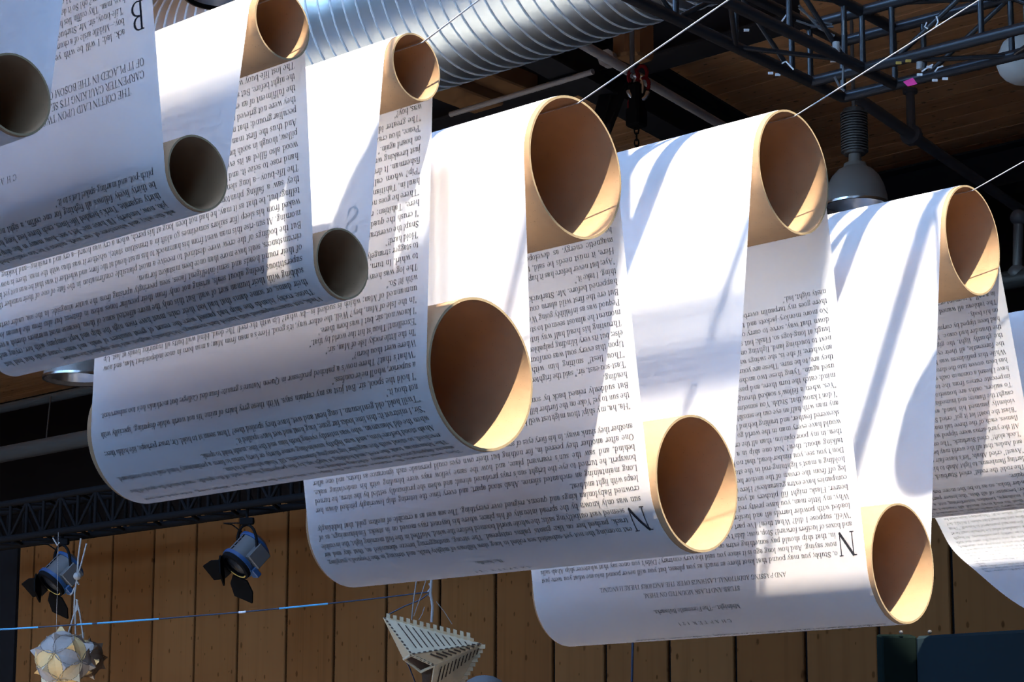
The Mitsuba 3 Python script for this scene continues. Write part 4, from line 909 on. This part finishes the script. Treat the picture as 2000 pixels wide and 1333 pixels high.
star_ball(167, 1287, Ds+.75, .14, 'dark star ball half hidden behind the pale laced one at the lower left', ['m_ply_dark', 'm_veneer_1', 'm_ply_dark', 'm_ply_dark', 'm_veneer_0', 'm_ply_dark'], (.1, .9, .3))
k = thing('string_bundle', 'pale knotted strings tying the laced star ball to the far truss', 'string')
for pts in (((158, 1052), (153, 1090), (151, 1125)), ((169, 1062), (158, 1105), (151, 1125)), ((151, 1125), (146, 1160), (145, 1200), (134, 1236)), ((151, 1172), (147, 1200), (148, 1240)), ((149, 1171), (156, 1200), (163, 1247)), ((146, 1148), (141, 1160), (137, 1163)), ((150, 1125), (150, 1135), (154, 1143)), ((150, 1172), (151, 1190), (143, 1205))):
    P = np.array([at(x, y, Ds-.05) for x, y in pts]); part('strand', tube_mesh(P if len(P) > 2 else P, .007, 5), 'm_string', k, smooth=True)
part('knot', trimesh.creation.icosphere(1, .03).apply_translation(at(151, 1126, Ds-.05)), 'm_string', k, smooth=True)
k = thing('hanging_thread', 'fine thread dropping in front of the left stage light to the star ball', 'string'); rod('strand', at(114, 1040, Ds-.6), at(110, 1240, Ds-.4), .0018, 'm_string', k, thin=True)
part('tie_end', tube_mesh([at(103, 1051, Ds-.6), at(112, 1066, Ds-.6), at(116, 1060, Ds-.6)], .006, 5), 'm_string', k)
# plywood lantern
k = thing('plywood_lantern', 'angular lantern of slotted laser-cut plywood hanging below the middle fold', 'lantern')
D = 9.2
La, Lb, Lc = at(749, 1207, D), at(941, 1259, D-.05), at(803, 1280, D-.28)
Ld, Le, Lf, Lg = at(789, 1288, D-.1), at(848, 1301, D-.22), at(842, 1340, D-.16), at(893, 1345, D+.05)
Lh = at(788, 1290, D+.02)
def slots(face, P0, P1, Q0, Q1, n, mat='m_ply_dark', w=.0035, lift=None, up=.009, f0=.08, f1=.92):
    for i in range(n):
        f = (i+.5)/n; a = P0*(1-f)+P1*f; b = Q0*(1-f)+Q1*f; u = a*(1-f0)+b*f0; v = a*(1-f1)+b*f1
        d = np.cross(v-u, lift); d = d/np.linalg.norm(d)*w; l = lift*up
        part('slot', trimesh.Trimesh([u-d+l, u+d+l, v+d+l, v-d+l], [[0, 1, 2], [0, 2, 3]], process=False), mat, face)
def nrm(a, b, c_):
    n = np.cross(b-a, c_-a); n /= np.linalg.norm(n); return n if n@(CAM-a) > 0 else -n
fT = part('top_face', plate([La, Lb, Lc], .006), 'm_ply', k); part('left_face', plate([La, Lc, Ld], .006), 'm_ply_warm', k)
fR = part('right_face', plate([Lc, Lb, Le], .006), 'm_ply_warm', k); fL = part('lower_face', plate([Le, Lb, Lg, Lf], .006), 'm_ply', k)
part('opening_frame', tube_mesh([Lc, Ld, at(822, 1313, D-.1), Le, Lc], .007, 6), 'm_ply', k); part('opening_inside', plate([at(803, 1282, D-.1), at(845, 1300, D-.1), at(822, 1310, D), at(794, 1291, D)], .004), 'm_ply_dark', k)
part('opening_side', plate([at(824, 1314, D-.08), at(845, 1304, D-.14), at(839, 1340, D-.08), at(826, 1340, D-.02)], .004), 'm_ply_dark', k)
n_t = nrm(La, Lb, Lc)
for i in range(12):                                                 # slots of the top face run parallel to its left edge
    f = .12+.075*i; a = La*(1-f)+Lb*f; f2 = (f-.02); b = a+(Lc-La)*(1-f)*.86; a = a+(Lc-La)*.10
    d = np.cross(b-a, n_t); d = d/np.linalg.norm(d)*.003; l = n_t*.0045
    part('slot', trimesh.Trimesh([a-d+l, a+d+l, b+d+l, b-d+l], [[0, 1, 2], [0, 2, 3]], process=False), 'm_ply_dark', fT)
slots(fR, Lc*.85+Lb*.15, Lb*.95+Lc*.05, Le*.8+Lb*.2, Lb*.97+Le*.03, 9, lift=nrm(Lc, Lb, Le), f0=.2, f1=.8)
slots(fL, Le*.9+Lb*.1, Lb*.95+Le*.05, Lf*.9+Lg*.1, Lg*.2+Lb*.8, 11, lift=nrm(Le, Lb, Lg), f0=.12, f1=.86)
def dashes(P, Q, n, lift, m='m_ply_dark', w=.005):
    for i in range(n):
        u, v = P*(1-(i+.15)/n)+Q*((i+.15)/n), P*(1-(i+.7)/n)+Q*((i+.7)/n); d = np.cross(v-u, lift); d = d/np.linalg.norm(d)*w; l = lift*.005
        part('finger_joint', trimesh.Trimesh([u-d+l, u+d+l, v+d+l, v-d+l], [[0, 1, 2], [0, 2, 3]], process=False), m, k)
dashes(La, Lc, 11, n_t); dashes(Lc, Lb, 13, n_t); dashes(Lc, Le, 6, nrm(Lc, Lb, Le)); dashes(Lc, Ld, 4, nrm(La, Lc, Ld), w=.004)
for i in range(13):                                                 # the comb of tabs along the upper edge
    f = .03+.068*i; p = La*(1-f)+Lb*f; e = (Lb-La)/np.linalg.norm(Lb-La)
    part('comb_tooth', obox(p, e, FW, UP, (0, -.003, -.004), (.017, .02, .022+.001*i), 0), 'm_ply', k); part('comb_tab', obox(p, e, FW, UP, (.017, -.008, -.012-.001*i), (.034, .0, .006+.0008*i), 0), 'm_ply_warm', k)
for i in range(9):                                                  # and down the right edge
    f = .04+.1*i; p = Lb*(1-f)+Lg*f; part('comb_tooth', obox(p, RT, FW, UP, (-.008, -.01, -.012), (.02, .005, .006), 0), 'm_ply', k)
k2 = thing('string_bundle', 'silvery strings the plywood lantern hangs by, under the middle fold', 'string')
topx = at(842, 1138, D-.1)
for pts, r in ((((843, 1130), (841, 1160), (845, 1185), (843, 1216)), .008), (((814, 1130), (808, 1170), (804, 1212)), .004), (((832, 1134), (822, 1165), (808, 1205)), .003), (((838, 1140), (842, 1148), (836, 1157)), .006), (((852, 1176), (868, 1196), (883, 1220)), .0025), (((829, 1186), (825, 1200), (818, 1212)), .0025), (((840, 1158), (842, 1170), (836, 1162)), .003)):
    part('strand', tube_mesh([at(x, y, D-.05) for x, y in pts], r*.8, 5), 'm_pipe' if r > .004 else 'm_string', k2, smooth=True)
rod('hang_line', at(843, 1131, D-.05), at(843, 760, D-.05), .004, 'm_string', k2, thin=True)
k3 = thing('blue_line', 'thin blue shiny line strung across the wooden wall to the plywood lantern', 'cable')
pl = [(-30, 1233), (0, 1230.5), (75, 1226), (150, 1221), (225, 1216), (320, 1209), (380, 1204), (466, 1197), (560, 1188), (640, 1180), (750, 1168), (838, 1157)]
P = [at(x, y, D+.1) for x, y in pl]
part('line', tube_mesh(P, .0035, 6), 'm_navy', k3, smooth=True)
for x0, x1 in ((0, 74), (42, 74), (150, 180), (190, 310), (545, 640)):  # glints of light on the line, put in as brighter blue stretches
    q = [at(x, np.interp(x, [p[0] for p in pl], [p[1] for p in pl]), D+.09) for x in np.linspace(x0, x1, 6)]; part('painted_glint', tube_mesh(q, .0042, 6), 'm_painted_glint', k3, smooth=True, label='blue stretch coloured bright for a glint')
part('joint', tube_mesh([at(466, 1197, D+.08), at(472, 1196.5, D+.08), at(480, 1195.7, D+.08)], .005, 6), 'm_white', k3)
part('line', tube_mesh([at(838, 1160, D), at(822, 1172, D), at(790, 1185, D), at(757, 1202, D)], .003, 6), 'm_navy', k3, smooth=True); part('line', tube_mesh([at(752, 1208, D), at(775, 1260, D), at(800, 1305, D), at(815, 1345, D)], .003, 6), 'm_navy', k3, smooth=True)
k4 = thing('hanging_thread', 'dark cord dropping below the lowest fold in front of the boards', 'cord'); rod('strand', at(1236, 1250, 9.0), at(1234, 1345, 9.0), .0055, 'm_navy', k4, thin=True)
# dark green panel at the lower right
gk = thing('exhibition_panel', 'dark green board standing at the lower right corner below the tubes', 'panel')
c = at(1786, 1243, 7.6); top = c[2]
x_ = -A; y_ = B
part('front_board', obox(np.array([c[0], c[1], 0]), x_, y_, Z, (0, 0, 0), (2.2, .10, top), .012), 'm_teal', gk); 
e_ = at(1740, 1240, 7.6+.1); lw = np.linalg.norm((e_-c)[:2])
part('side_board', obox(np.array([c[0], c[1], 0]), -RT, FW, Z, (-.01, .004, 0), (lw, .12, top-.002), .006), 'm_teal_dark', gk)
for px in (1760, 1816): part('corner_pad', trimesh.creation.icosphere(2, .008).apply_translation(at(px, 1236 if px < 1800 else 1235, 7.6)), 'm_grey_shell', gk, smooth=True, label='small pale pad')
